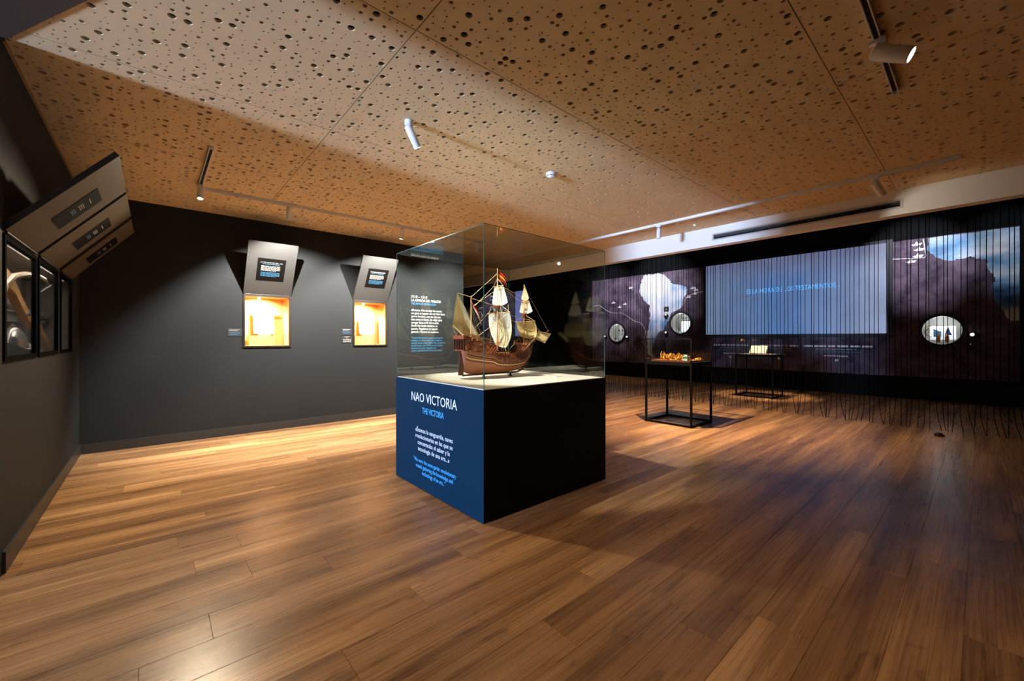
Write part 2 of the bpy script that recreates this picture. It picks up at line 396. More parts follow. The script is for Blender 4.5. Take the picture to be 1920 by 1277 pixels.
# ------------------------------------------------------------------ mural
def mural_mat():
    m = bpy.data.materials.new('mural_print'); m.use_nodes = True; nt = m.node_tree; L = nt.links; b = nt.nodes['Principled BSDF']
    g = N(nt, 'ShaderNodeNewGeometry'); n = N(nt, 'ShaderNodeTexNoise'); n.inputs['Scale'].default_value = 2.2; n.inputs['Detail'].default_value = 12; n.inputs['Roughness'].default_value = 0.65
    L.new(g.outputs['Position'], n.inputs['Vector']); cr = N(nt, 'ShaderNodeValToRGB'); e = cr.color_ramp
    e.elements[0].position = 0.35; e.elements[0].color = rgb(48, 40, 56); e.elements[1].position = 0.68; e.elements[1].color = rgb(122, 104, 122)
    L.new(n.outputs[0], cr.inputs[0]); L.new(cr.outputs[0], b.inputs['Base Color']); b.inputs['Roughness'].default_value = 0.7; b.inputs['Specular IOR Level'].default_value = 0.2
    return m
def land_mat(name, c0, c1, c2, sc_=(1, 1, 1)):
    m = bpy.data.materials.new(name); m.use_nodes = True; nt = m.node_tree; L = nt.links; b = nt.nodes['Principled BSDF']
    g = N(nt, 'ShaderNodeNewGeometry'); mp = N(nt, 'ShaderNodeMapping'); mp.inputs['Scale'].default_value = sc_; L.new(g.outputs['Position'], mp.inputs[0])
    n = N(nt, 'ShaderNodeTexNoise'); n.inputs['Scale'].default_value = 1.7; n.inputs['Detail'].default_value = 8; L.new(mp.outputs[0], n.inputs['Vector'])
    cr = N(nt, 'ShaderNodeValToRGB'); e = cr.color_ramp
    e.elements[0].position = 0.32; e.elements[0].color = c0; e.elements[1].position = 0.66; e.elements[1].color = c2; mid = e.elements.new(0.48); mid.color = c1
    L.new(n.outputs[0], cr.inputs[0]); L.new(cr.outputs[0], b.inputs['Base Color']); b.inputs['Roughness'].default_value = 0.7; b.inputs['Specular IOR Level'].default_value = 0.2
    return m
MUR = mural_mat()
LANDB = land_mat('land_print', rgb(110, 160, 215), rgb(205, 215, 235), rgb(235, 235, 245))
LANDC = land_mat('cloud_print', rgb(35, 75, 125), rgb(120, 165, 205), rgb(228, 232, 240), (1, 0.6, 1.3))
LINEW = pm('white_route_print', rgb(235, 235, 240), 0.6, var=0.02)
mural = thing('wall_mural', (XM, 4.7, 0.5), 'purple printed sea chart mural with pale land covering the end wall', 'mural')
mo = MB().box((XM-0.02, -0.5, 0.50), (XM, 9.85, 3.56)).build('mural_board', MUR, mural); cut_local = PORT
# boolean on the board (its origin is the mural origin)
me0 = MB().box((XM-0.02, -0.5, 0.50), (XM, 9.85, 3.56)).build('tmp', MUR); cut(me0, PORT)
mm = me0.data; bpy.data.objects.remove(me0)
og = ORG[mural]
for v in mm.vertices: v.co -= og
mo.data = mm; mm.materials.clear(); mm.materials.append(MUR)
SA = [(7.67,3.51),(7.55,3.53),(7.4,3.53),(7.18,3.53),(7.04,3.52),(6.86,3.42),(6.72,3.29),(6.65,3.17),(6.48,3.1),(6.31,3.07),(6.15,2.99),(6.12,2.89),(6.2,2.71),(6.26,2.58),(6.28,2.46),(6.34,2.33),(6.48,2.29),(6.66,2.18),(6.75,1.96),(6.84,1.8),(6.96,1.63),(7.11,1.57),(7.22,1.33),(7.31,1.13),(7.37,0.89),(7.29,0.76),(7.48,0.78),(7.53,0.95),(7.55,1.26),(7.52,1.54),(7.46,1.81),(7.42,2.12),(7.43,2.46),(7.55,2.57),(7.67,2.72),(7.78,2.9),(7.82,3.04),(7.76,3.28),(7.71,3.41)]
LC = [(0.76,3.54),(-0.49,3.54),(-0.49,1.7),(-0.39,1.69),(-0.32,1.8),(-0.27,1.94),(-0.2,2.1),(-0.14,2.27),(-0.16,2.46),(-0.19,2.54),(-0.15,2.67),(-0.09,2.76),(-0.07,2.97),(0.04,2.99),(0.14,3.06),(0.25,3.02),(0.36,3.01),(0.47,3.0),(0.57,3.07),(0.67,3.15),(0.77,3.27)]
R1 = [(9.8,2.61),(9.53,2.62),(9.39,2.52),(9.12,2.37),(8.9,2.3),(8.55,2.29),(8.3,2.15),(8.02,1.97),(7.78,1.89),(7.65,1.75),(7.57,1.57),(7.65,1.37),(7.73,1.24),(7.63,1.19),(7.71,0.98),(7.59,0.9)]
R2 = [(5.63,2.81),(5.89,2.78),(6.12,2.7),(6.23,2.52),(6.33,2.33),(6.55,2.24),(6.62,2.12)]
R3 = [(1.33,3.16),(1.03,3.13),(0.82,3.13),(0.79,3.17),(0.82,3.42),(0.83,3.54)]
def jag(pts, amp, n=4):
    out = []
    for i, p in enumerate(pts):
        q = pts[(i+1) % len(pts)]
        for k in range(n):
            t = k/n; a = amp if 0 < k else 0
            out.append((p[0]+(q[0]-p[0])*t+rnd.uniform(-a, a), p[1]+(q[1]-p[1])*t+rnd.uniform(-a, a)))
    return out
def flat_poly(pts, x, name, mat, parent):
    import bmesh
    mb = MB().prism([(x, a, b) for a, b in pts], (-0.002, 0, 0)); o = mb.build(name, mat, parent); return o
o = flat_poly(jag(SA, 0.028), XM-0.02, 'land_shape', LANDB, mural); o['label'] = 'pale blue and white continent'
o = flat_poly(jag(LC, 0.02), XM-0.02, 'land_shape', LANDC, mural); o['label'] = 'blue and white clouded land'
def route(pts, name, wd=0.014):
    j = [(a+rnd.uniform(-.01, .01), b+rnd.uniform(-.01, .01)) for a, b in pts]
    MB().tube([(XM-0.023, a, b) for a, b in j], wd*0.6, 4).build(name, LINEW, mural)
route(R1, 'route_line'); route(R2, 'route_line'); route(R3, 'route_line', 0.016)
for a, b in [(8.9,2.67),(8.41,2.59),(8.64,2.49),(8.18,3.15),(5.94,2.94),(5.86,2.87),(5.89,2.76),(6.1,2.67),(0.94,3.44),(0.9,3.32),(0.92,3.18),(1.03,3.07)]:
    x = XM-0.024; MB().prism([(x, a+.09, b), (x, a+.05, b-.03), (x, a-.06, b-.03), (x, a-.09, b+.02), (x, a-.02, b+.02), (x, a, b+.07), (x, a+.03, b+.015)], (0.002, 0, 0)).build('little_ship_print', LINEW, mural)
YR = (0, -1, 0); UZ = (0, 0, 1)
for k, (yy, lab) in enumerate([(4.838, 0), (3.598, 1), (2.355, 2)]):
    MB().cyl((XM-0.026, yy, 0.815), (XM-0.02, yy, 0.815), 0.035, n=16).build('marker_dot', LINEW, mural)
    box('marker_line', (XM-0.023, yy-0.008, 0.555), (XM-0.02, yy+0.008, 0.785), pm('grey_print', rgb(150, 150, 158), 0.6), mural)
    wd = [0.95, 0.9, 1.36][k]; y0 = yy+wd/2
    if k == 2: y0 = 3.03
    word_rows((XM-0.021, y0, 1.135), YR, UZ, wd, 0.055, 1, TXW, mural, fill=0.8, lift=0.002, last=1.0)
    word_rows((XM-0.021, y0-wd*.18, 1.065), YR, UZ, wd*.62, 0.04, 1, pm('grey_print', rgb(150, 150, 158), 0.6), mural, fill=0.6, lift=0.002, last=1)
    word_rows((XM-0.021, y0-wd*.14, 1.0), YR, UZ, wd*.72, 0.045, 1, pm('dim_blue_print', rgb(50, 110, 130), 0.6), mural, fill=0.7, lift=0.002, last=1)
    word_rows((XM-0.021, y0-wd*.3, 0.90), YR, UZ, wd*.36, 0.04, 1, TXW, mural, fill=0.6, lift=0.002, last=1)
# second mural far along the hall
m2 = thing('wall_mural', (XM, 16.2, 0.5), 'purple mural far behind the glass case with white tangled lines', 'mural')
box('mural_board', (XM-0.02, 14.32, 0.5), (XM, 18.7, 3.56), MUR, m2)
for k in range(9):
    a, b = rnd.uniform(14.6, 17.5), rnd.uniform(2.3, 3.3); pts = []
    for q in range(9):
        pts.append((XM-0.023, a, b)); a += rnd.uniform(-.2, .2); b += rnd.uniform(-.2, .2); b = min(3.5, max(1.9, b)); a = min(18.3, max(14.4, a))
    MB().tube(pts, 0.022, 4).build('route_line', LINEW, m2)
# ------------------------------------------------------------------ screen
def screen_mat():
    m = bpy.data.materials.new('screen_picture'); m.use_nodes = True; nt = m.node_tree; L = nt.links; b = nt.nodes['Principled BSDF']
    b.inputs['Base Color'].default_value = (.03, .03, .035, 1); b.inputs['Roughness'].default_value = 0.5
    g = N(nt, 'ShaderNodeNewGeometry'); sp = N(nt, 'ShaderNodeSeparateXYZ'); L.new(g.outputs['Position'], sp.inputs[0])
    my = N(nt, 'ShaderNodeMapRange'); my.inputs[1].default_value = 5.5; my.inputs[2].default_value = 1.42; L.new(sp.outputs[1], my.inputs[0])
    cr = N(nt, 'ShaderNodeValToRGB'); e = cr.color_ramp
    e.elements[0].position = 0; e.elements[0].color = rgb(114, 134, 168); e.elements[1].position = 1; e.elements[1].color = rgb(154, 168, 204)
    for p, c in ((0.25, (100, 126, 170)), (0.42, (82, 120, 178)), (0.6, (88, 122, 178)), (0.82, (118, 138, 180))):
        q = e.elements.new(p); q.color = rgb(*c)
    L.new(my.outputs[0], cr.inputs[0])
    mz = N(nt, 'ShaderNodeMapRange'); mz.inputs[1].default_value = 2.9; mz.inputs[2].default_value = 3.4; L.new(sp.outputs[2], mz.inputs[0])
    mx = N(nt, 'ShaderNodeMix', data_type='RGBA'); mx.inputs[7].default_value = rgb(106, 114, 150); L.new(mz.outputs[0], mx.inputs[0]); L.new(cr.outputs[0], mx.inputs[6])
    n = N(nt, 'ShaderNodeTexNoise'); n.inputs['Scale'].default_value = 1.6; n.inputs['Detail'].default_value = 6; L.new(g.outputs['Position'], n.inputs['Vector'])
    mr = N(nt, 'ShaderNodeMapRange'); mr.inputs[3].default_value = 0.58; mr.inputs[4].default_value = 1.02; L.new(n.outputs[0], mr.inputs[0])
    L.new(mx.outputs[2], b.inputs['Emission Color']); L.new(mr.outputs[0], b.inputs['Emission Strength']); return m
scr = thing('projection_screen', (XM-0.02, 3.47, 1.42), 'large blue lit screen with a dark border on the mural wall', 'screen')
box('screen_frame', (XM-0.075, 1.33, 1.38), (XM-0.022, 5.60, 3.62), pm('screen_border', rgb(18, 20, 28), 0.6), scr)
box('picture', (XM-0.079, 1.425, 1.472), (XM-0.0755, 5.518, 3.548), screen_mat(), scr)
TXS = pm('screen_letters', rgb(60, 150, 230), 0.5, emit=rgb(92, 178, 245), estr=1.0)
lettering('ES LA HORA DE LOS TESTAMENTOS...', (XM-0.08, 4.379, 2.615), YR, UZ, 2.1, 0.125, TXS, scr)
s2 = thing('projection_screen', (XM-0.02, 13.98, 1.42), 'narrow violet lit screen strip far behind the glass case', 'screen')
box('screen_frame', (XM-0.07, 13.60, 1.38), (XM-0.022, 14.32, 3.6), pm('screen_border', rgb(18, 20, 28), 0.6), s2)
box('picture', (XM-0.075, 13.66, 1.47), (XM-0.0705, 14.28, 3.54), pm('violet_picture', rgb(30, 30, 40), 0.5, emit=rgb(110, 118, 185), estr=0.9), s2)
# ------------------------------------------------------------------ portholes
PWALL = pm('porthole_lining', rgb(190, 190, 186), 0.6, var=0.05)
def porthole(i, label):
    yy, zz, r = PORT[i]
    p = thing('porthole', (XM, yy, zz-r), label, 'porthole', 'round showcase windows in the mural')
    MB().lathe([(r+.05, 0), (r+.05, .035), (r-.004, .035), (r-.004, 0)], (XM-0.02, yy, zz), (-1, 0, 0), 40, cap=False).build('rim', BLACKP, p, smooth=True)
    MB().lathe([(r-.002, 0), (r-.002, .40)], (XM-0.02, yy, zz), (1, 0, 0), 40, cap=False).build('lining', PWALL, p, smooth=True)
    MB().cyl((XM+0.36, yy, zz), (XM+0.38, yy, zz), r-.003, n=40).build('back_disc', PWALL, p)
    MB().cyl((XM-0.01, yy, zz), (XM-0.006, yy, zz), r-.004, n=40).build('pane', THIN, p)
    l = bpy.data.lights.new('porthole_lamp', 'POINT'); l.energy = 2.2; l.color = (.95, .97, 1); l.shadow_soft_size = 0.03
    lo = bpy.data.objects.new('porthole_lamp', l); COL.objects.link(lo); lo.parent = p; lo.location = (0.10, 0, 2*r-0.06)
    return p
porthole(0, 'small round porthole with glass flasks left of the pale continent')
porthole(1, 'round porthole with a bright white panel right of the pale continent')
porthole(2, 'round porthole with a picture and bottles right of the screen')
SCRW = pm('white_backlit_panel', rgb(220, 222, 225), 0.5, emit=rgb(235, 240, 245), estr=0.9)
yy, zz, r = PORT[1]
t = thing('backlit_panel', (XM+0.25, yy, zz-.30), 'white backlit upright panel inside the second porthole', 'panel')
box('panel_face', (XM+.24, yy-.17, zz-.28), (XM+.25, yy+.12, zz+.07), SCRW, t); box('panel_back', (XM+.25, yy-.18, zz-.30), (XM+.27, yy+.13, zz+.08), WHITEP, t)
t = thing('inner_frame', (XM+0.3, yy, zz), 'grey framed board at the top of the second porthole', 'board')
box('board', (XM+.30, yy-.2, zz+.12), (XM+.32, yy+.15, zz+.22), pm('grey_board', rgb(120, 125, 130), .6), t); box('board_edge', (XM+.295, yy-.2, zz+.12), (XM+.30, yy+.15, zz+.13), WHITEP, t)
yy, zz, r = PORT[2]
t = thing('picture_panel', (XM+0.28, yy, zz-.20), 'white picture panel with blue ships inside the right porthole', 'picture')
box('panel_face', (XM+.27, yy-.20, zz-.20), (XM+.28, yy+.20, zz+.10), SCRW, t)
BLUEP = pm('blue_ship_print', rgb(40, 80, 140), .6); SKYB = pm('light_blue_print', rgb(90, 150, 205), .6)
MB().prism([(XM+.268, yy+.14, zz-.14), (XM+.268, yy+.02, zz-.14), (XM+.268, yy+.02, zz-.02), (XM+.268, yy+.08, zz+.0), (XM+.268, yy+.14, zz+.04)], (.001, 0, 0)).build('ship_print', SKYB, t)
MB().prism([(XM+.268, yy-.03, zz-.10), (XM+.268, yy-.14, zz-.10), (XM+.268, yy-.11, zz-.02), (XM+.268, yy-.09, zz+.07), (XM+.268, yy-.06, zz+.02)], (.001, 0, 0)).build('ship_print', BLUEP, t)
for k, (dy, lab) in enumerate([(0.06, 'brown bottle left of the pair in the right porthole'), (-0.07, 'brown bottle right of the pair in the right porthole')]):
    b = thing('bottle', (XM+.15, yy+dy, zz-.28), lab, 'bottle', 'bottles in the right porthole')
    MB().lathe([(.03, 0), (.034, .02), (.034, .12), (.03, .15), (.012, .17)], (XM+.15, yy+dy, zz-.262), UZ, 14).build('body', pm('brown_glass', rgb(160, 105, 50), .2), b, smooth=True)
    MB().cyl((XM+.15, yy+dy, zz-.093), (XM+.15, yy+dy, zz-.04), .012, .01, 10).build('neck', pm('brown_glass', rgb(160, 105, 50), .2), b)
t = thing('carved_frame', (XM+.2, yy+.24, zz-.1), 'small carved gold frame at the left side of the right porthole', 'frame')
MB().tube([(XM+.2, yy+.24, zz-.1), (XM+.2, yy+.27, zz-.02), (XM+.2, yy+.22, zz+.04), (XM+.2, yy+.25, zz+.1), (XM+.2, yy+.18, zz+.1)], .012, 6).build('scroll', pm('old_gold', rgb(150, 120, 60), .35, metal=.8), t)
MB().tube([(XM+.2, yy+.24, zz-.1), (XM+.2, yy+.17, zz-.14), (XM+.2, yy+.2, zz-.18)], .010, 6).build('scroll', pm('old_gold', rgb(150, 120, 60), .35, metal=.8), t)
yy, zz, r = PORT[0]
for k, (dy, lab) in enumerate([(0.05, 'clear flask left in the small porthole'), (-0.10, 'clear flask right in the small porthole')]):
    b = thing('flask', (XM+.18, yy+dy, zz-.28), lab, 'flask', 'flasks in the small porthole')
    FG = pm('flask_glass', rgb(205, 212, 214), .15)
    MB().lathe([(.03, 0), (.06, .03), (.065, .08), (.03, .14), (.018, .2), (.018, .3), (.03, .31)], (XM+.18, yy+dy, zz-.25), UZ, 14).build('body', FG, b, smooth=True)
    MB().lathe([(.02, 0), (.03, .03), (.012, .06)], (XM+.18, yy+dy, zz+.062), UZ, 12).build('stopper', pm('dark_stopper', rgb(40, 40, 44), .5), b, smooth=True)
b = thing('gold_jar', (XM+.12, yy+.16, zz-.25), 'small gold jar at the bottom of the small porthole', 'jar')
MB().lathe([(.025, 0), (.04, .03), (.03, .08), (.015, .1)], (XM+.12, yy+.16, zz-.26), UZ, 12).build('body', pm('old_gold', rgb(150, 120, 60), .35, metal=.8), b, smooth=True)
MB().cyl((XM+.12, yy+.16, zz-.16), (XM+.12, yy+.16, zz-.12), .008, .016, 8).build('lid', pm('old_gold', rgb(150, 120, 60), .35, metal=.8), b)
# small wall devices beside the portholes: round peepholes with a tiny lamp and a hook
def device(y_, z_, label, lampstr=4.0):
    d = thing('wall_scent_device', (XM-0.02, y_, z_-.2), label, 'wall fixture', 'small lit fixtures beside the portholes')
    MB().lathe([(.075, 0), (.075, .03), (.055, .045)], (XM-.02, y_, z_), (-1, 0, 0), 20).build('disc', BLACKP, d, smooth=True)
    MB().lathe([(.0, .0), (.03, .004), (.03, .02), (.012, .05)], (XM-.066, y_, z_+.03), (-.6, 0, .3), 12).build('lamp', pm('device_glow%.1f' % lampstr, rgb(240, 240, 245), .4, emit=(1, .95, .85), estr=lampstr), d, smooth=True)
    MB().cyl((XM-.02, y_, z_-.06), (XM-.06, y_, z_-.08), .022, n=10).build('neck', BLACKP, d)
    MB().tube([(XM-.04, y_, z_-.13), (XM-.08, y_+.03, z_-.17), (XM-.085, y_, z_-.19), (XM-.08, y_-.04, z_-.17)], .010, 6).build('hook', pm('bright_steel', rgb(200, 200, 205), .25, metal=.9), d, smooth=True)
device(9.25, 1.40, 'small lit wall fixture left of the flask porthole', 1.5)
device(8.30, 1.38, 'small lit wall fixture right of the flask porthole', 1.5)
device(6.832, 2.10, 'upper small lit wall fixture left of the white panel porthole', 1.2)
device(6.832, 1.52, 'lower small lit wall fixture left of the white panel porthole', 1.5)
device(0.121, 1.40, 'small bright wall fixture right of the bottle porthole', 4.0)
t = thing('wall_sign', (XM-.02, 6.83, 2.24), 'small square black sign above the fixtures beside the continent', 'sign')
box('plate', (XM-.035, 6.75, 2.24), (XM-.022, 6.91, 2.40), BLACKP, t); MB().cyl((XM-.036, 6.83, 2.32), (XM-.0352, 6.83, 2.32), .03, n=14).build('symbol', pm('grey_print', rgb(150, 150, 158), .6), t)
# ------------------------------------------------------------------ cord curtain
CORDM = pm('black_cord', rgb(5, 5, 7), 0.9, spec=0.05)
XC = 8.67
k = 0; yy = -0.36
while yy < 7.0:
    y_ = yy+rnd.uniform(-.012, .012); x_ = XC+rnd.uniform(-.02, .02); bend = rnd.choice([0, 0, .25, -.3, .4, .5, -.15])*0.12
    pts = [(x_, y_, HZ), (x_+rnd.uniform(-.01, .01), y_+rnd.uniform(-.012, .012), 2.2), (x_, y_, .42), (x_, y_-bend*.05, .30), (x_, y_-bend*.35, .17), (x_-.01, y_-bend*.8, .07), (x_-.02, y_-bend*1.1, 0.005)]
    o = MB().tube(pts, 0.0046, 5).build('curtain_cord', CORDM, None, (x_, y_, 0), recalc=False)
    tag(o, 'thin black cord hanging to the floor in the string curtain before the screen', 'cord', 'cords of the string curtain')
    yy += rnd.choice([.058, .06, .062, .064, .07]); k += 1
# lump on the floor
MB_ = MB().lathe([(.0, .0), (.05, .002), (.055, .02), (.03, .045), (.008, .05)], (8.18, .382, 0), UZ, 10)
tag(MB_.build('floor_weight', BLACKP, None, (8.18, .382, 0), smooth=True), 'small dark weight lying on the floor before the cords', 'weight')

# ------------------------------------------------------------------ spotlights and tracks
LAMPW = pm('lamp_white', rgb(225, 226, 228), 0.4, var=0.03)
LENS = pm('lamp_lens_glow', rgb(255, 250, 240), 0.3, emit=(1.0, .93, .82), estr=9.0)
LENSOFF = pm('lamp_lens_dim', rgb(120, 118, 112), 0.3)
def track(p0, p1, label):
    p0, p1 = V(p0), V(p1); d = (p1-p0); L_ = d.length; d.normalize(); s = V((-d.y, d.x, 0)); c = (p0+p1)/2
    t = thing('lighting_track', (c.x, c.y, CZ-.032), label, 'light track', 'lighting tracks under the ceiling')
    up = V((0, 0, 1)); m = V((c.x, c.y, CZ-.016))
    MB().obox(m+s*.0145, (d, s, up), (L_/2, .0025, .016)).build('track_side', LAMPW, t)
    MB().obox(m-s*.0145, (d, s, up), (L_/2, .0025, .016)).build('track_side', LAMPW, t)
    MB().obox(m+up*.012, (d, s, up), (L_/2, .012, .003)).build('track_channel', BLACKP, t)
    for e in (p0, p1):
        sg = 1 if e is p1 else -1
        MB().obox(V((e.x, e.y, CZ-.016))+d*(.006*sg), (d, s, up), (.006, .017, .016)).build('end_cap', LAMPW, t)
    return t
def spot(base, aim, label, power, deg, color, blend=.5, length=.16, r=.031, on=True, lens=None, drop=.055, tilt_from=None, top=None, on_track=True, radius=.03):
    base = V(base); top_z = base.z
    t = thing('spotlight', base, label, 'spotlight', 'white gallery spotlights')
    ax = (V(aim)-base).normalized() if tilt_from is None else V(tilt_from).normalized()
    if on_track: MB().box((base.x-.016, base.y-.035, top_z-.02), (base.x+.016, base.y+.035, top_z)).build('adapter', LAMPW, t)
    else: MB().lathe([(.032, 0), (.032, .035), (.026, .04)], base, (0, 0, -1), 18).build('ceiling_mount', LAMPW, t, smooth=True)
    j = base+V((0, 0, -drop))
    MB().cyl(base+V((0, 0, -.018)), j, .009, n=10).build('stem', LAMPW, t)
    b0 = j-ax*.02; b1 = j+ax*(length-.02)
    MB().lathe([(r*.8, 0), (r, .008), (r, length-.004), (r*.94, length), (r*.86, length), (r*.86, length-.012)], b0, ax, 24, cap=False).build('body', LAMPW, t, smooth=True)
    MB().cyl(b0, b0+ax*.003, r*.8, n=20).build('back_cap', LAMPW, t)
    MB().cyl(b1-ax*.013, b1-ax*.010, r*.86, n=20).build('lens', (LENS if on else LENSOFF), t)
    if power: spot_light('spot_beam', b1+ax*.004, V(aim), power, deg, color, blend, radius, t, base)
    return t
TZ = CZ-.032
track((.40, 5.77, 0), (4.55, 5.77, 0), 'long white lighting track before the charcoal partition wall')
track((.385, 4.50, 0), (.385, 5.75, 0), 'short white lighting track at the left end of the long one')
track((5.65, .14, 0), (5.65, 9.0, 0), 'long white lighting track beside the white fascia beam')
track((.9, .385, 0), (3.83, .385, 0), 'white lighting track at the top right of the ceiling')
spot((1.507, 2.955, CZ), (2.62, 3.05, 1.30), 'cool lit white spotlight mounted alone on the ceiling above the ship case', 520, 54, NEUT, .3, .17, .030, on_track=False, drop=.06, radius=.015)
spot((1.29, 5.77, TZ), (1.62, 6.9, .9), 'white spotlight on the long track above the left niche', 640, 112, (1, .95, .86), .45, .15, tilt_from=(0.02, .25, -1), drop=.04, radius=.012)
spot((2.84, 5.77, TZ), (3.0, 6.9, .9), 'white spotlight on the long track above the right niche', 640, 114, (1, .95, .86), .4, .15, tilt_from=(-.15, .15, -1), drop=.04, radius=.012)
spot((4.25, 5.77, TZ), (4.35, 7.0, 1.7), 'white spotlight on the long track behind the glass case', 480, 100, (1, .95, .86), .8, .15, tilt_from=(0.0, .25, -1), drop=.04)
spot((.385, 5.62, TZ), (.7, 3.9, 0), 'glowing white spotlight hanging from the short track', 420, 124, (1, .82, .56), .9, .15, tilt_from=(-.05, -.25, -1), drop=.03)
spot((5.65, 3.15, TZ), (6.45, 3.25, .9), 'small white spotlight hanging straight down from the fascia track', 1150, 112, WARM, 1.0, .15, tilt_from=(0, .05, -1), drop=.06, on=False, radius=.012)
spot((5.65, .73, TZ), (6.45, .2, 2.5), 'tilted white spotlight near the right end of the fascia track', 7, 100, NEUT, .5, .19, r=.038, tilt_from=(.75, -.25, -.55), drop=.06, on=False)
spot((3.06, .385, TZ), (3.25, -3.0, 1.8), 'large tilted white spotlight with bright lens on the top right track', 90, 60, NEUT, .5, .18, r=.042, drop=.07, tilt_from=(.07, -1.0, -.58))
spot((2.12, .385, TZ), (1.5, 1.2, 0), 'glaring spotlight at the top edge on the top right track', 70, 120, WARM, .8, .16, r=.036, drop=.05)
# hall lamps hidden behind the beam
def hall_spot(loc, aim, label, power, deg, col): return spot(loc, aim, label, power, deg, col, .7, .18, .04, drop=.08)
hall_spot((10.2, 7.3, HZ), (12.75, 7.1, 3.1), 'spotlight on the hall ceiling aimed at the pale continent', 480, 60, (.86, .88, 1))
hall_spot((10.2, 9.2, HZ), (12.75, 9.2, 2.9), 'spotlight on the hall ceiling aimed at the mural left end', 400, 62, (.88, .86, 1))
hall_spot((10.4, 1.1, HZ), (12.75, 1.0, 3.15), 'spotlight on the hall ceiling aimed at the mural right of the screen', 420, 48, (.88, .88, 1))
hall_spot((10.4, -.2, HZ), (12.75, -.3, 3.2), 'spotlight on the hall ceiling aimed at the clouded land', 110, 42, (.85, .92, 1))
hall_spot((10.2, 3.45, HZ), (10.72, 3.44, 1.0), 'spotlight on the hall ceiling above the book case', 950, 34, WARM)
hall_spot((11.4, 8.4, HZ), (11.9, 8.3, 0), 'spotlight on the hall ceiling lighting the floor strip', 110, 60, WARM)
hall_spot((10.2, 15.5, HZ), (12.75, 15.7, 2.9), 'spotlight on the hall ceiling aimed at the far mural', 200, 65, (.95, .93, 1))
# smoke detector and green sensor
t = thing('smoke_detector', (3.092, 2.928, CZ), 'round white smoke detector on the ceiling', 'smoke detector')
MB().lathe([(.052, 0), (.052, .018), (.046, .034), (.034, .042)], (3.092, 2.928, CZ), (0, 0, -1), 24).build('housing', LAMPW, t, smooth=True)
for a in range(8):
    th = a*PI/4; c = V((3.092+.0465*math.cos(th), 2.928+.0465*math.sin(th), CZ-.031))
    MB().obox(c, (V((math.cos(th), math.sin(th), 0)), V((-math.sin(th), math.cos(th), 0)), V((0, 0, 1))), (.004, .011, .0025)).build('vent_slot', BLACKP, t)
MB().lathe([(.024, 0), (.022, .006)], (3.092, 2.928, CZ-.042), (0, 0, -1), 18).build('grille_cap', LAMPW, t, smooth=True)
t = thing('ceiling_sensor', (6.098, 2.827, CZ), 'tiny ceiling sensor with a green light', 'sensor')
MB().lathe([(.02, 0), (.02, .006), (.014, .01)], (6.098, 2.827, CZ), (0, 0, -1), 14).build('housing', LAMPW, t, smooth=True)
MB().lathe([(.011, 0), (.008, .008)], (6.098, 2.827, CZ-.01), (0, 0, -1), 10).build('light', pm('green_led', rgb(60, 220, 140), .4, emit=(.15, 1, .5), estr=5), t)
# air slot in the fascia
t = thing('air_diffuser', (XF, (SLY0+SLY1)/2, SLZ0-.02), 'long black linear air diffuser slot in the white fascia', 'air vent')
fm = pm('diffuser_frame', rgb(190, 188, 184), .5)
box('frame_bar', (XF-.006, SLY0-.025, SLZ1), (XF, SLY1+.025, SLZ1+.02), fm, t); box('frame_bar', (XF-.006, SLY0-.025, SLZ0-.02), (XF, SLY1+.025, SLZ0), fm, t)
box('frame_bar', (XF-.006, SLY0-.025, SLZ0), (XF, SLY0, SLZ1), fm, t); box('frame_bar', (XF-.006, SLY1, SLZ0), (XF, SLY1+.025, SLZ1), fm, t)
box('slot_back', (XF+.09, SLY0, SLZ0), (XF+.10, SLY1, SLZ1), BLACKP, t); box('blade', (XF+.03, SLY0, SLZ0+.03), (XF+.07, SLY1, SLZ0+.034), BLACKP, t)

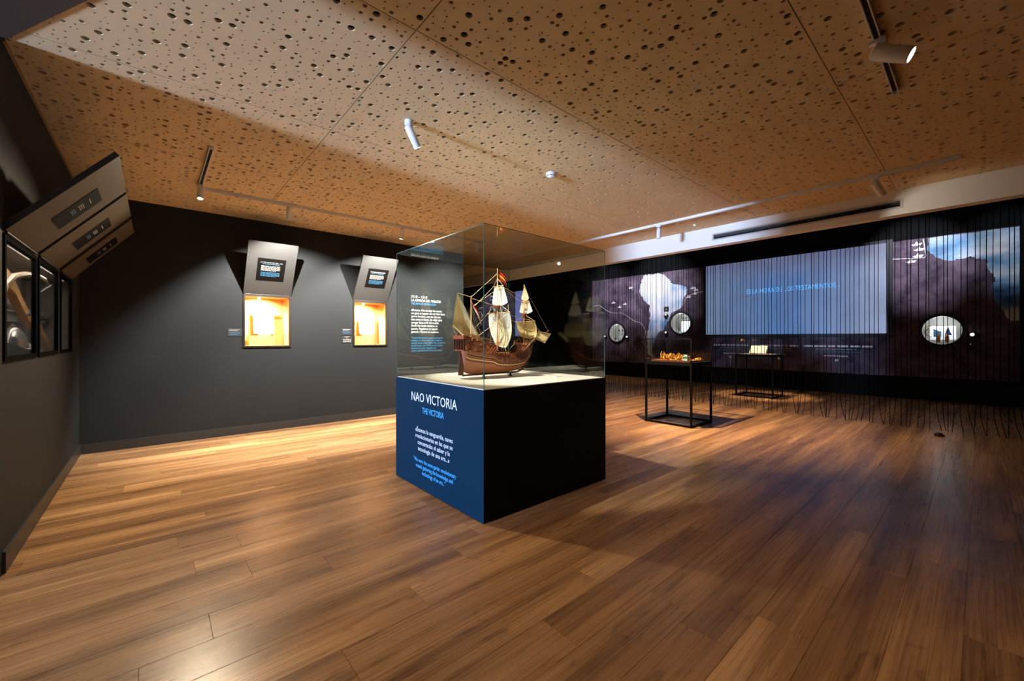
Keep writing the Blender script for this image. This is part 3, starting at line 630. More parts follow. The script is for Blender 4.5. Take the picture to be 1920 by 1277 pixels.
# ------------------------------------------------------------------ niches in the partition wall
LIDM = pm('grey_lid_metal', rgb(62, 62, 62), 0.45, metal=0.0, var=0.05)
LIDB = pm('lid_back', rgb(40, 40, 42), 0.5)
PLATE = pm('dark_label_print', rgb(14, 12, 11), 0.9, spec=0.05)
LIDLIT = pm('floor_lit_grey_lid', rgb(74, 65, 50), 0.6, spec=0.2, var=0.05)  # grey lid with warm light from the floor put into its colour
NWOOD = pm('niche_wood', rgb(186, 138, 80), 0.55, var=0.15, stretch=(1, 1, .2))
FRM = pm('niche_frame', rgb(38, 30, 26), 0.45)
LA = math.radians(33); LL = 0.80
for k, (a, b) in enumerate(NICHE):
    lab = ['left glowing wall niche with open grey lid in the charcoal partition', 'right glowing wall niche with open grey lid beside the glass case'][k]
    t = thing('wall_niche', ((a+b)/2, YB, NZ0), lab, 'wall niche', 'lit niches in the partition')
    f = .022
    box('frame_bar', (a, YB-.018, NZ0), (a+f, YB+.02, NZ1), FRM, t); box('frame_bar', (b-f, YB-.018, NZ0), (b, YB+.02, NZ1), FRM, t)
    box('frame_bar', (a+f, YB-.018, NZ0), (b-f, YB+.02, NZ0+f), FRM, t); box('frame_bar', (a+f, YB-.018, NZ1-f), (b-f, YB+.02, NZ1), FRM, t)
    ai, bi, z0, z1, yb = a+f, b-f, NZ0+.02, NZ1-.02, YB+.36
    box('niche_back', (ai, yb, z0), (bi, yb+.02, z1), NWOOD, t); box('niche_side', (ai, YB+.02, z0), (ai+.004, yb, z1), NWOOD, t)
    box('niche_side', (bi-.004, YB+.02, z0), (bi, yb, z1), NWOOD, t); box('niche_floor', (ai, YB+.02, z0), (bi, yb, z0+.004), NWOOD, t); box('niche_top', (ai, YB+.02, z1-.004), (bi, yb, z1), NWOOD, t)
    box('pane', (ai, YB-.004, NZ0+f), (bi, YB, NZ1-f), THIN, t)
    # inner step block under the sheet
    box('pedestal', (ai+.07, YB+.14, z0+.004), (bi-.16, YB+.33, z0+.15), NWOOD, t)
    # led lamp inside
    lx = ai+.19
    MB().lathe([(.018, 0), (.022, .03)], (lx, YB+.10, z1-.005), (0, 0, -1), 14).build('niche_lamp', pm('niche_lamp_glow', rgb(255, 240, 210), .4, emit=(1, .85, .6), estr=6), t)
    spot_light('niche_beam', (lx, YB+.10, z1-.045), (lx+.02, YB+.32, z0+.2), 500, 150, (1, .82, .58), .9, .03, t, ORG[t])
    # lid
    sn, cs = math.sin(LA), math.cos(LA); up = V((0, -sn, cs)); rt = V((1, 0, 0)); nr = rt.cross(up)  # towards room / down
    hp = V(((a+b)/2, YB-.012, NZ1+.012)); th = .028
    lid = MB().obox(hp+up*(LL/2)-nr*(th/2), (rt, up, nr), ((b-a)/2, LL/2, th/2)).build('lid', LIDM, t)
    MB().obox(hp+up*(LL/2)-nr*(th+.002), (rt, up, nr), ((b-a)/2-.004, LL/2-.004, .002)).build('lid_back', LIDB, lid)
    MB().cyl((a+.02, YB-.012, NZ1+.006), (b-.02, YB-.012, NZ1+.006), .006, n=8).build('hinge', FRM, lid)
    pa, pb = (a+.13, a+.48) if k == 0 else (a+.135, a+.48); s0, s1 = (.22, .568) if k == 0 else (.253, .597)
    pc = V(((pa+pb)/2, YB-.012, NZ1+.012))+up*((s0+s1)/2)+nr*.001
    MB().obox(pc, (rt, up, nr), ((pb-pa)/2, (s1-s0)/2, .001)).build('label_plate', PLATE, lid)
    lo = V((pa, YB-.012, NZ1+.012))+nr*.0022
    W_ = pb-pa; H_ = s1-s0
    if k == 0: lettering('LOS TESTAMENTOS 1505 - 1526', lo+up*(s0+H_*.80)+rt*W_*.09, rt, up, W_*.80, H_*.05, CPW, lid)
    else: word_rows(lo+up*(s0+H_*.80)+rt*W_*.12, rt, up, W_*.72, H_*.06, 1, CPW, lid, fill=.8, last=1)
    word_rows(lo+up*(s0+H_*.735)+rt*W_*.18, rt, up, W_*.6, H_*.05, 1, CPB, lid, fill=.6, last=1)
    word_rows(lo+up*(s0+H_*.45)+rt*W_*.14, rt, up, W_*.68, H_*.24, 6, CPW, lid, fill=.5)
    word_rows(lo+up*(s0+H_*.20)+rt*W_*.14, rt, up, W_*.68, H_*.21, 6, CPB, lid, fill=.5)
    # document
    x0, x1 = [(1.12, 1.385), (2.69, 2.955)][k]; zt, zb = [(1.80, 1.425), (1.765, 1.43)][k]
    d = thing('document', ((x0+x1)/2, YB+.25, zb), ['bright white sheet standing inside the left wall niche', 'bright white sheet standing inside the right wall niche'][k], 'document', 'sheets in the niches')
    sh = -.012 if k == 0 else .012
    PAPER = pm('old_paper', rgb(246, 242, 232), .7, var=.03)
    MB().grid(lambda u, v: (x0+(x1-x0)*u+sh*v, YB+.20+.05*v+.006*math.sin(u*PI), zb+(zt-zb)*v-.008*u*v), 8, 8).build('sheet', PAPER, d, smooth=True)
    MB().obox(((x0+x1)/2, YB+.235, (zt+zb)/2), (V((1, 0, 0)), V((0, .05, zt-zb)), V((0, -(zt-zb), .05))), ((x1-x0)/2, (zt-zb)/2-.01, .004)).build('backing_board', WHITEP, d)
    MB().box((x0+.05, YB+.185, zb-.05), (x1-.05, YB+.27, zb-.001)).build('foot', NWOOD, d)
# caption plates
def plate(x0, x1, z0, z1, label, chart=False):
    t = thing('caption_plate', ((x0+x1)/2, YB, z0), label, 'label', 'captions beside the niches')
    box('plate', (x0, YB-.005, z0), (x1, YB, z1), pm('caption_black', rgb(40, 42, 46), .5), t); W_, H_ = x1-x0, z1-z0
    o = (x0+W_*.12, YB-.0052, 0)
    if not chart:
        word_rows((o[0], o[1], z0+H_*.62), (1, 0, 0), UZ, W_*.7, H_*.26, 2, CPW, t); word_rows((o[0], o[1], z0+H_*.15), (1, 0, 0), UZ, W_*.7, H_*.4, 3, CPB, t)
    else:
        mb = MB(); y_ = YB-.0062
        mb.box((x0+W_*.25, y_, z0+H_*.86), (x0+W_*.75, y_+.001, z0+H_*.91)); mb.box((x0+W_*.48, y_, z0+H_*.5), (x0+W_*.53, y_+.001, z0+H_*.86)); mb.build('tree_line', CPW, t)
        for i in range(5):
            for j in range(2): box('tree_box', (x0+W_*(.16+.15*i), y_, z0+H_*(.12+.24*j)), (x0+W_*(.16+.15*i+.1), y_+.001, z0+H_*(.12+.24*j+.17)), CPW, t)
plate(.767, .945, 1.38, 1.497, 'small dark caption plate left of the left niche')
plate(2.315, 2.487, 1.411, 1.524, 'upper dark caption plate left of the right niche')
plate(2.315, 2.487, 1.279, 1.394, 'lower caption plate with a white family tree left of the right niche', True)
# wall text behind the glass case
t = thing('wall_text', (3.92, YB, 1.10), 'white and blue wall text printed on the partition behind the ship case', 'wall text')
XR = (1, 0, 0); yt = YB-.001
lettering('1518 - 1519', (3.565, yt, 2.105), XR, UZ, .33, .045, TXW, t); lettering('LA ARMADA DEL MALUCO', (3.565, yt, 2.04), XR, UZ, .625, .045, TXW, t)
lettering('THE ARMADA DE MOLUCCA', (3.565, yt, 1.98), XR, UZ, .52, .04, TXB, t)
lettering('«Durante años navegué los mares:\nme gané el respeto del mar bien hasta\nque un hombre, con una idea tan\nloca como brillante, me eligió para\nnavegar hasta el fin del mundo.\nSevilla fue desde entonces mi\npuerto, Magallanes mi capitán\ngeneral y Victoria mi nombre».', (3.565, yt, 1.445), XR, UZ, .72, .455, TXW, t)
lettering('"I sailed the seas for years, earning the\nrespect of sailors until a man with an\nequally insane and brilliant idea chose me\nto sail to the end of the world. Seville\nbecame my port, Magellan my\ncaptain general and Victoria my name"', (3.565, yt, 1.10), XR, UZ, .72, .285, TXB, t)

# ------------------------------------------------------------------ left wall showcase
CAVM = pm('showcase_lining', rgb(120, 114, 110), .65, var=.06)
XD = XL-.40
for nm, a, b in (('lining_back', (XD-.02, 3.72, 1.19), (XD, 6.86, 1.98)), ('lining_floor', (XD, 3.72, 1.17), (XL-.012, 6.86, 1.19)), ('lining_top', (XD, 3.72, 1.98), (XL-.012, 6.86, 2.0)), ('lining_end', (XD, 3.70, 1.17), (XL-.012, 3.72, 2.0)), ('lining_end', (XD, 6.86, 1.17), (XL-.012, 6.88, 2.0))):
    o = box(nm, a, b, CAVM, wl)
ORG[wl] = V((0, 0, 0))
area_light('showcase_strip', (XL-.06, 5.2, 1.965), (XL-.28, 5.2, 1.2), 15.0, 2.6, .03, (1, .86, .72))
AA = math.radians(40); L2 = .74; ZH = 1.98
for k, (a, b) in enumerate(LW):
    lab = ['nearest black framed showcase window with open lid on the left wall', 'middle black framed showcase window with open lid on the left wall', 'farthest black framed showcase window with open lid on the left wall'][k]
    t = thing('showcase_window', (XL, (a+b)/2, LZ0), lab, 'showcase', 'windows of the left wall showcase'); f = .038
    x0, x1 = XL-.013, XL+.009
    box('frame_bar', (x0, a, LZ0), (x1, a+f, LZ1), FRAMEK, t); box('frame_bar', (x0, b-f, LZ0), (x1, b, LZ1), FRAMEK, t)
    box('frame_bar', (x0, a+f, LZ0), (x1, b-f, LZ0+f*.8), FRAMEK, t); box('frame_bar', (x0, a+f, LZ1-f*.8), (x1, b-f, LZ1), FRAMEK, t)
    box('pane', (XL-.008, a+f, LZ0+f*.8), (XL-.004, b-f, LZ1-f*.8), THIN, t)
    sn, cs = math.sin(AA), math.cos(AA); up = V((sn, 0, cs)); rt = V((0, 1, 0)); nr = rt.cross(up)   # room side/down
    if nr.x < 0: nr = -nr
    hp = V((XL+.01, (a+b)/2, ZH)); th = .03
    lid = MB().obox(hp+up*(L2/2)-nr*(th/2), (rt, up, nr), ((b-a)/2, L2/2, th/2)).build('lid', LIDB, t)
    MB().obox(hp+up*(L2/2)+nr*.001, (rt, up, nr), ((b-a)/2-.002, L2/2-.002, .001)).build('lid_face', LIDLIT, lid)
    MB().cyl((XL+.01, a+.02, ZH-.012), (XL+.01, b-.02, ZH-.012), .007, n=8).build('hinge', BLACKP, lid)
    yc = (a+b)/2+.06; pc = V((XL+.01, yc, ZH))+up*.375+nr*.003
    MB().obox(pc, (rt, up, nr), (.165, .167, .001)).build('label_plate', PLATE, lid)
    lo = V((XL+.01, yc-.165, ZH))+up*.208+nr*.0045
    R2_ = V((0, -1, 0)); lo2 = V((XL+.01, yc+.165, ZH))+up*.208+nr*.0045
    for s_, hh, rows, m_ in ((.25, .014, 1, CPW), (.17, .04, 3, CPW), (.11, .035, 3, CPB)):
        mb = MB()
        for r_ in range(rows):
            yv = s_+hh*(1-(r_+.5)/rows); xx = .10
            while xx < .22:
                l = min(rnd.uniform(.02, .06), .225-xx); c = V((XL+.01, yc-.165+xx+l/2, ZH))+up*(.208+yv)+nr*.0045
                mb.obox(c, (rt, up, nr), (l/2, hh/rows*.28, .0003)); xx += l+.008
        mb.build('printed_lines', m_, lid)
# contents: crossbow, helmet, rails
WOODC = pm('crossbow_wood', rgb(196, 150, 100), .45, var=.2, stretch=(1, .3, 1)); STEEL = pm('dull_steel', rgb(150, 150, 152), .32, metal=.85, var=.15, scale=9, bump=.15)
XO = -.80
t = thing('crossbow', (XO, 5.3, 1.25), 'wooden crossbow with curved bow hanging in the left showcase', 'crossbow')
pts = [(4.45,1.80),(4.55,1.775),(4.72,1.735),(4.95,1.63),(5.2,1.53),(5.45,1.47),(5.68,1.43),(5.85,1.36),(6.05,1.29),(6.28,1.245)]; hw = [.05,.06,.042,.04,.038,.034,.04,.034,.036,.03]
P = [(XO-.025, y_, z_+h) for (y_, z_), h in zip(pts, hw)]+[(XO-.025, y_, z_-h) for (y_, z_), h in list(zip(pts, hw))[::-1]]
MB().prism(P, (.05, 0, 0)).build('stock', WOODC, t)
MB().tube([(XO+.03, 4.30, 1.60), (XO+.03, 4.42, 1.72), (XO+.03, 4.62, 1.80), (XO+.03, 5.0, 1.86), (XO+.03, 5.4, 1.90), (XO+.03, 5.75, 1.905), (XO+.03, 5.95, 1.87)], [.012, .02, .024, .024, .02, .017, .01], 8).build('bow', pm('pale_horn', rgb(140, 124, 100), .4), t, smooth=True)
MB().tube([(XO+.05, 5.95, 1.87), (XO+.05, 5.5, 1.77), (XO+.05, 5.05, 1.70)], .005, 5).build('bowstring', BLACKP, t)
MB().tube([(XO+.02, 4.42, 1.74), (XO+.03, 4.8, 1.81), (XO+.02, 5.2, 1.86)], .006, 5).build('binding', BLACKP, t)
MB().cyl((XO-.04, 5.12, 1.555), (XO+.04, 5.12, 1.555), .022, n=12).build('nut', STEEL, t)
t = thing('helmet', (-.79, 4.72, 1.19), 'grey steel morion helmet on a dark stand in the left showcase', 'helmet')
MB().grid(lambda u, v: (-.79+.075*math.cos(2*PI*u)*math.cos(v*PI/2*.98), 4.74+.2*math.sin(2*PI*u)*math.cos(v*PI/2*.98), 1.275+.16*math.sin(v*PI/2)), 24, 10).build('skull', STEEL, t, smooth=True)
MB().grid(lambda u, v: (-.79+(.075+.028*v)*math.cos(2*PI*u), 4.74+(.2+.10*v)*math.sin(2*PI*u), 1.278-.01*v+.10*v*abs(math.sin(2*PI*u))**3*0.6), 32, 3).build('brim', STEEL, t, smooth=True)
MB().grid(lambda u, v: (-.79+.006*(2*v-1), 4.74+.2*math.cos(PI*u), 1.275+(.16+.03*(1-abs(2*v-1)))*math.sin(PI*u)), 20, 4).build('comb', STEEL, t, smooth=True)
MB().lathe([(.06, 0), (.05, .02), (.04, .09)], (-.79, 4.74, 1.19), UZ, 14).build('stand', BLACKP, t)
t = thing('neck_guard', (-.86, 5.12, 1.37), 'dark rolled armour collar beside the helmet in the left showcase', 'armour')
for q in range(3): MB().lathe([(.075-.008*q, 0), (.08-.008*q, .02), (.075-.008*q, .04)], (-.86, 5.12, 1.36+.036*q), (0, .25, 1), 18, cap=False).build('ring_plate', pm('dark_armour', rgb(62, 62, 64), .4, metal=.6), t, smooth=True)
MB().cyl((-.86, 5.12, 1.19), (-.86, 5.12, 1.38), .015, n=8).build('stand', BLACKP, t)
for k, (z_, x_) in enumerate([(1.585, -.80), (1.54, -.83)]):
    t = thing('display_rail', (x_-.05, 5.3, z_), ['upper grey metal rail crossing the left showcase', 'lower grey metal rail crossing the left showcase'][k], 'rail', 'rails in the left showcase')
    box('bar', (x_-.07, 3.75, z_), (x_-.05, 6.8, z_+.032), pm('grey_rail', rgb(128, 124, 122), .4, metal=.3), t)
    for yy in (3.9, 5.2, 6.5): box('bracket', (XD, yy-.01, z_+.004), (x_-.07, yy+.01, z_+.028), pm('grey_rail', rgb(128, 124, 122), .4, metal=.3), t)

# ------------------------------------------------------------------ ship display case
PX0, PX1, PY0, PY1, PZ = 1.80, 3.265, 2.372, 3.80, .973
GT = 2.18
case = thing('ship_display_case', ((PX0+PX1)/2, (PY0+PY1)/2, 0), 'large square glass case on a dark blue and black plinth', 'display case')
PB = pm('plinth_black', rgb(5, 5, 6), .6, spec=.15, var=.05); BLUE = pm('plinth_blue', rgb(0, 33, 54), .7, spec=.08, var=.06, scale=3)
box('plinth', (PX0+.004, PY0, .006), (PX1, PY1, PZ), PB, case)
pan = box('blue_panel', (PX0, PY0, .006), (PX0+.004, PY1, PZ), BLUE, case)
box('plinth_foot', (PX0+.03, PY0+.03, 0), (PX1-.03, PY1-.03, .006), BLACKP, case)
xl = PX0-.0005; YN = (0, -1, 0)
PTW = pm('plinth_white_print', rgb(205, 212, 220), .6, var=.02); PTB = pm('plinth_blue_print', rgb(55, 165, 235), .6, var=.02)
lettering('NAO VICTORIA', (xl, 3.474, .782), YN, UZ, .755, .082, PTW, pan); lettering('THE VICTORIA', (xl, 3.273, .686), YN, UZ, .357, .052, PTB, pan)
lettering('«Éramos la vanguardia, naves\nrevolucionarias en las que se\nconcentraba el saber y la\ntecnología de una era...»', (xl, 3.401, .330), YN, UZ, .621, .230, PTW, pan, align='CENTER')
lettering('"We were the avant-garde: revolutionary\nvessels gathering the knowledge and\ntechnology of an era..."', (xl, 3.432, .125), YN, UZ, .698, .150, PTB, pan, align='CENTER')
gt = .010; g0 = .006
BOARD = pm('display_board', rgb(214, 210, 198), .5, var=.05)
box('display_board', (PX0+.012, PY0+.012, PZ), (PX1-.012, PY1-.012, PZ+.006), BOARD, case)
ax0, ax1, ay0, ay1 = PX0+g0, PX1-g0, PY0+g0, PY1-g0
def pane(name, a, b): return box(name, a, b, GLASS, case)
pane('glass_pane', (ax0, ay0+gt, PZ), (ax0+gt, ay1-gt, GT)); pane('glass_pane', (ax1-gt, ay0+gt, PZ), (ax1, ay1-gt, GT))
pane('glass_pane', (ax0, ay0, PZ), (ax1, ay0+gt, GT)); pane('glass_pane', (ax0, ay1-gt, PZ), (ax1, ay1, GT))
pane('glass_lid', (ax0, ay0, GT), (ax1, ay1, GT+gt))
for p in ((ax0, ay0), (ax1, ay0), (ax0, ay1), (ax1, ay1)):
    box('glass_edge', (p[0]-.002, p[1]-.002, PZ), (p[0]+.002, p[1]+.002, GT+gt), EDGE, case)
for a, b in (((ax0, ay0), (ax1, ay0)), ((ax0, ay1), (ax1, ay1)), ((ax0, ay0), (ax0, ay1)), ((ax1, ay0), (ax1, ay1))):
    box('glass_edge', (a[0]-.0015, a[1]-.0015, GT+gt-.003), (b[0]+.0015, b[1]+.0015, GT+gt+.001), EDGE, case)

# ------------------------------------------------------------------ the ship
YC = 3.07
HULLM = pm('ship_hull_wood', rgb(140, 76, 38), .42, var=.35, scale=20, stretch=(.4, 1, 6)); DARKW = pm('ship_dark_wood', rgb(78, 38, 20), .5, var=.2); TAN = pm('ship_tan_wood', rgb(196, 138, 78), .45, var=.15)
MASTM = pm('ship_mast_wood', rgb(188, 138, 76), .5, var=.15); REDW = pm('ship_red_wood', rgb(124, 58, 34), .5, var=.2)
ROPE = pm('ship_rope', rgb(196, 172, 120), .8, var=.1); ROPED = pm('ship_dark_rope', rgb(96, 74, 48), .8, var=.1)
def cloth(name, col):
    m = bpy.data.materials.new(name); m.use_nodes = True; nt = m.node_tree; L = nt.links; nt.nodes.remove(nt.nodes['Principled BSDF'])
    d = N(nt, 'ShaderNodeBsdfDiffuse'); t_ = N(nt, 'ShaderNodeBsdfTranslucent'); mx = N(nt, 'ShaderNodeMixShader'); mx.inputs[0].default_value = .28
    n = N(nt, 'ShaderNodeTexNoise'); n.inputs['Scale'].default_value = 18; g = N(nt, 'ShaderNodeNewGeometry'); L.new(g.outputs['Position'], n.inputs['Vector'])
    cm = N(nt, 'ShaderNodeMix', data_type='RGBA'); cm.inputs[6].default_value = (col[0]*.82, col[1]*.8, col[2]*.72, 1); cm.inputs[7].default_value = col
    L.new(n.outputs[0], cm.inputs[0]); L.new(cm.outputs[2], d.inputs[0]); L.new(cm.outputs[2], t_.inputs[0])
    L.new(d.outputs[0], mx.inputs[1]); L.new(t_.outputs[0], mx.inputs[2]); L.new(mx.outputs[0], nt.nodes['Material Output'].inputs[0]); return m
SAILW = cloth('sail_cloth', rgb(226, 216, 190)); SAILY = cloth('sail_aged_cloth', rgb(214, 194, 142))
ship = thing('model_ship', (2.5, YC, PZ+.006), 'wooden model of a three masted sailing ship with cream sails in the glass case', 'model ship')
xs = [2.065,2.10,2.15,2.22,2.30,2.37,2.41,2.48,2.56,2.64,2.71,2.77,2.82,2.87,2.91,2.935]
hb = [.062,.072,.086,.100,.112,.119,.122,.126,.127,.124,.116,.104,.088,.062,.032,.006]
gz = [1.375,1.370,1.358,1.338,1.308,1.292,1.235,1.214,1.207,1.207,1.212,1.226,1.285,1.300,1.312,1.32]
kz = [1.245,1.05,1.028,1.025,1.024,1.024,1.024,1.024,1.025,1.027,1.031,1.042,1.062,1.10,1.155,1.215]
pw = [.9,1.5,1.25,1.0,.8,.65,.55,.45,.42,.45,.55,.7,.85,.95,1.0,1.0]
def hull_pt(i, t, side, off=0.0):
    w_ = min(1.0, t/.55)**pw[i]; w_ *= 1-.20*max(0, (t-.58)/.42)**1.3
    return (xs[i], YC+side*(hb[i]*w_+off), kz[i]+(gz[i]-kz[i])*t)
NJ = 12; mb = MB()
prof = [(s_, j/NJ) for s_, js in ((1, range(NJ, 0, -1)), (0, [0]), (-1, range(1, NJ+1))) for j in js]
P = [hull_pt(i, t_, s_) for i in range(len(xs)) for s_, t_ in prof]; M_ = len(prof)
F = [(i*M_+k, i*M_+k+1, (i+1)*M_+k+1, (i+1)*M_+k) for i in range(len(xs)-1) for k in range(M_-1)]
F.append(tuple(range(M_))); mb.add(P, F); hull = mb.build('hull', HULLM, ship, smooth=True)
# deck
dk = MB(); DP = []
for i in range(len(xs)):
    drop = .03; t_ = 1-drop/(gz[i]-kz[i]); a = hull_pt(i, t_, -1, -.001); b = hull_pt(i, t_, 1, -.001); DP += [a, b]
dk.add(DP, [(2*i, 2*i+2, 2*i+3, 2*i+1) for i in range(len(xs)-1)]); dk.build('deck', pm('ship_deck', rgb(92, 54, 30), .6, var=.2), ship)
def band(t0, i0, i1, r, mat, name):
    for s_ in (1, -1): MB().tube([hull_pt(i, t0, s_, r*.4) for i in range(i0, i1+1)], r, 6).build(name, mat, hull, smooth=True)
band(.36, 1, 14, .0045, DARKW, 'wale'); band(.50, 1, 14, .0055, DARKW, 'wale'); band(.43, 1, 14, .0085, TAN, 'light_strake'); band(.64, 1, 14, .0045, DARKW, 'wale'); band(.80, 1, 14, .004, DARKW, 'wale'); band(.995, 0, 15, .005, REDW, 'gunwale')
def interp_i(x):
    for i in range(len(xs)-1):
        if xs[i] <= x <= xs[i+1]: return i, (x-xs[i])/(xs[i+1]-xs[i])
for xr in [2.455, 2.505, 2.555, 2.605, 2.655, 2.705, 2.75, 2.795]:
    i, f = interp_i(xr)
    for s_ in (1, -1):
        pts = []
        for t_ in (.30, .4, .5, .6, .7, .8, .9, 1.0):
            a, b = V(hull_pt(i, t_, s_, .006)), V(hull_pt(i+1, t_, s_, .006)); pts.append(a.lerp(b, f))
        MB().tube(pts, .0035, 5).build('rider', DARKW, hull)
MB().tube([(2.055, YC, 1.25), (2.085, YC, 1.12), (2.092, YC, 1.022)], .010, 6).build('rudder_post', DARKW, ship)
MB().prism([(2.055, YC-.006, 1.20), (2.09, YC-.006, 1.20), (2.10, YC-.006, 1.018), (2.045, YC-.006, 1.022)], (0, .012, 0)).build('rudder', DARKW, ship)
MB().tube([(2.09, YC, 1.018), (2.75, YC, 1.018), (2.83, YC, 1.045), (2.885, YC, 1.095), (2.925, YC, 1.16), (2.95, YC, 1.23), (2.962, YC, 1.30)], .009, 6).build('keel', DARKW, ship)
# stern gallery
mb = MB().box((2.045, YC-.085, 1.345), (2.075, YC+.085, 1.38)); mb.box((2.05, YC-.075, 1.24), (2.068, YC+.075, 1.252)); mb.build('stern_gallery', REDW, ship)
for q in range(7): box('stern_post', (2.048, YC-.078+.026*q-.003, 1.25), (2.066, YC-.078+.026*q+.003, 1.345), DARKW, ship)
box('half_deck', (2.08, YC-.085, 1.318), (2.38, YC+.085, 1.326), DARKW, ship); box('deck_break', (2.374, YC-.095, 1.20), (2.382, YC+.095, 1.292), DARKW, ship)
for s_ in (1, -1):
    MB().tube([(2.07, YC+s_*.062, 1.40), (2.2, YC+s_*.082, 1.372), (2.37, YC+s_*.098, 1.325)], .0035, 5).build('rail', REDW, ship)
    for q in range(9):
        f = q/8; x_ = 2.07+.3*f; MB().cyl((x_, YC+s_*(.062+.036*f), 1.36-.06*f), (x_, YC+s_*(.062+.036*f), 1.40-.075*f), .0025, n=5).build('baluster', REDW, ship)
# forecastle
mb = MB().prism([(2.79, YC-.088, 1.285), (2.79, YC+.088, 1.285), (2.90, YC+.06, 1.305), (3.01, YC, 1.325), (2.90, YC-.06, 1.305)], (0, 0, .009)); mb.build('forecastle_deck', REDW, ship)
for s_ in (1, -1):
    MB().tube([(2.79, YC+s_*.088, 1.33), (2.90, YC+s_*.06, 1.35), (3.005, YC, 1.365)], .0035, 5).build('rail', REDW, ship)
    for q in range(7):
        f = q/6; x_ = 2.79+.2*f; yo = .088-.03*min(1, f*1.9)-.055*max(0, f-.5)*1.9; MB().cyl((x_, YC+s_*yo, 1.29+.03*f), (x_, YC+s_*yo, 1.33+.03*f), .0025, n=5).build('baluster', TAN, ship)
box('fore_cabin', (2.80, YC-.06, 1.22), (2.88, YC+.06, 1.287), REDW, ship); box('hatch', (2.58, YC-.04, 1.178), (2.68, YC+.04, 1.192), DARKW, ship)
box('ship_boat', (2.49, YC-.035, 1.185), (2.57, YC+.035, 1.212), DARKW, ship)
# masts and yards
MAST = {'main': (2.495, 1.16, 2.03), 'fore': (2.845, 1.24, 1.905), 'miz': (2.185, 1.32, 1.745)}
for n_, (x_, z0, z1) in MAST.items(): MB().cyl((x_, YC, z0), (x_, YC, z1), .0085 if n_ == 'main' else .0068, .0028, 10).build('mast', MASTM, ship)
MB().cyl((2.87, YC, 1.285), (3.21, YC, 1.44), .007, .003, 8).build('bowsprit', MASTM, ship)
def yard(x_, z_, h, r=.0045): MB().tube([(x_, YC-h, z_), (x_, YC, z_), (x_, YC+h, z_)], [r*.5, r, r*.5], 8).build('yard', MASTM, ship)
yard(2.507, 1.598, .175); yard(2.505, 1.858, .078, .0035); yard(2.857, 1.524, .150); yard(2.855, 1.735, .062, .0032); MB().tube([(2.985, YC-.02, 1.345), (3.085, YC+.03, 1.436)], .003, 6).build('yard', MASTM, ship)
def top(x_, z_, r): 
    MB().lathe([(r*.45, 0), (r*.95, .022), (r, .034), (r*.9, .034), (r*.8, .02)], (x_, YC, z_), UZ, 14, cap=False).build('crows_nest', REDW, ship, smooth=True)
    MB().cyl((x_, YC, z_+.016), (x_, YC, z_+.019), r*.75, n=14).build('nest_floor', DARKW, ship)
top(2.495, 1.635, .038); top(2.845, 1.565, .030)
def sail(name, mat, xt, zt, ht, xb, zb, hbm, belly, bulge=.0, nu=12, nv=12, shift=0.0):
    def fn(u, v):
        h = ht+(hbm-ht)*v+bulge*math.sin(PI*v); y_ = (2*u-1)*h+shift*v; b = belly*math.sin(PI*u)**.8*math.sin(PI*min(1, v*.92+.03))**.7
        return (xt+(xb-xt)*v+b, YC+y_, zt+(zb-zt)*v+.022*v*abs(2*u-1)**2)
    return MB().grid(fn, nu, nv).build(name, mat, ship, smooth=True)
sail('main_sail', SAILW, 2.514, 1.592, .160, 2.55, 1.262, .088, .085, .040)
sail('main_topsail', SAILW, 2.512, 1.852, .068, 2.525, 1.672, .118, .035, .004)
sail('fore_sail', SAILY, 2.864, 1.518, .140, 2.905, 1.352, .120, .065, .014)
sail('fore_topsail', SAILW, 2.862, 1.732, .056, 2.872, 1.605, .098, .028)
sail('fore_topgallant', SAILW, 2.852, 1.890, .004, 2.860, 1.738, .058, .02)
SP = [V((2.99, YC-.02, 1.345)), V((3.08, YC+.03, 1.432)), V((3.205, YC-.04, 1.405)), V((3.075, YC-.07, 1.300))]
MB().grid(lambda u, v: SP[0].lerp(SP[1], u).lerp(SP[3].lerp(SP[2], u), v)+V((.03, -.03, -.01))*math.sin(PI*u)*math.sin(PI*v), 8, 8).build('spritsail', SAILY, ship, smooth=True)
MB().tube([(2.035, YC+.012, 1.775), (2.19, YC+.012, 1.52), (2.36, YC+.012, 1.262)], [.003, .005, .0035], 6).build('lateen_yard', DARKW, ship)
A_, B_, C_ = V((2.037, YC+.006, 1.765)), V((2.352, YC+.006, 1.275)), V((2.015, YC+.05, 1.462))
def lat(u, v):
    p = A_.lerp(B_, u); q = p.lerp(C_.lerp(V((2.13, YC+.04, 1.37)), u), v*(1-.0*u)); 
    if u > .5: q = p.lerp(V((2.13, YC+.04, 1.37)).lerp(B_, (u-.5)*2), v)
    else: q = p.lerp(C_.lerp(V((2.13, YC+.04, 1.37)), u*2), v)
    return q+V((0, .05*math.sin(PI*u)*math.sin(PI*v), 0))
MB().grid(lat, 14, 10).build('lateen_sail', SAILY, ship, smooth=True)
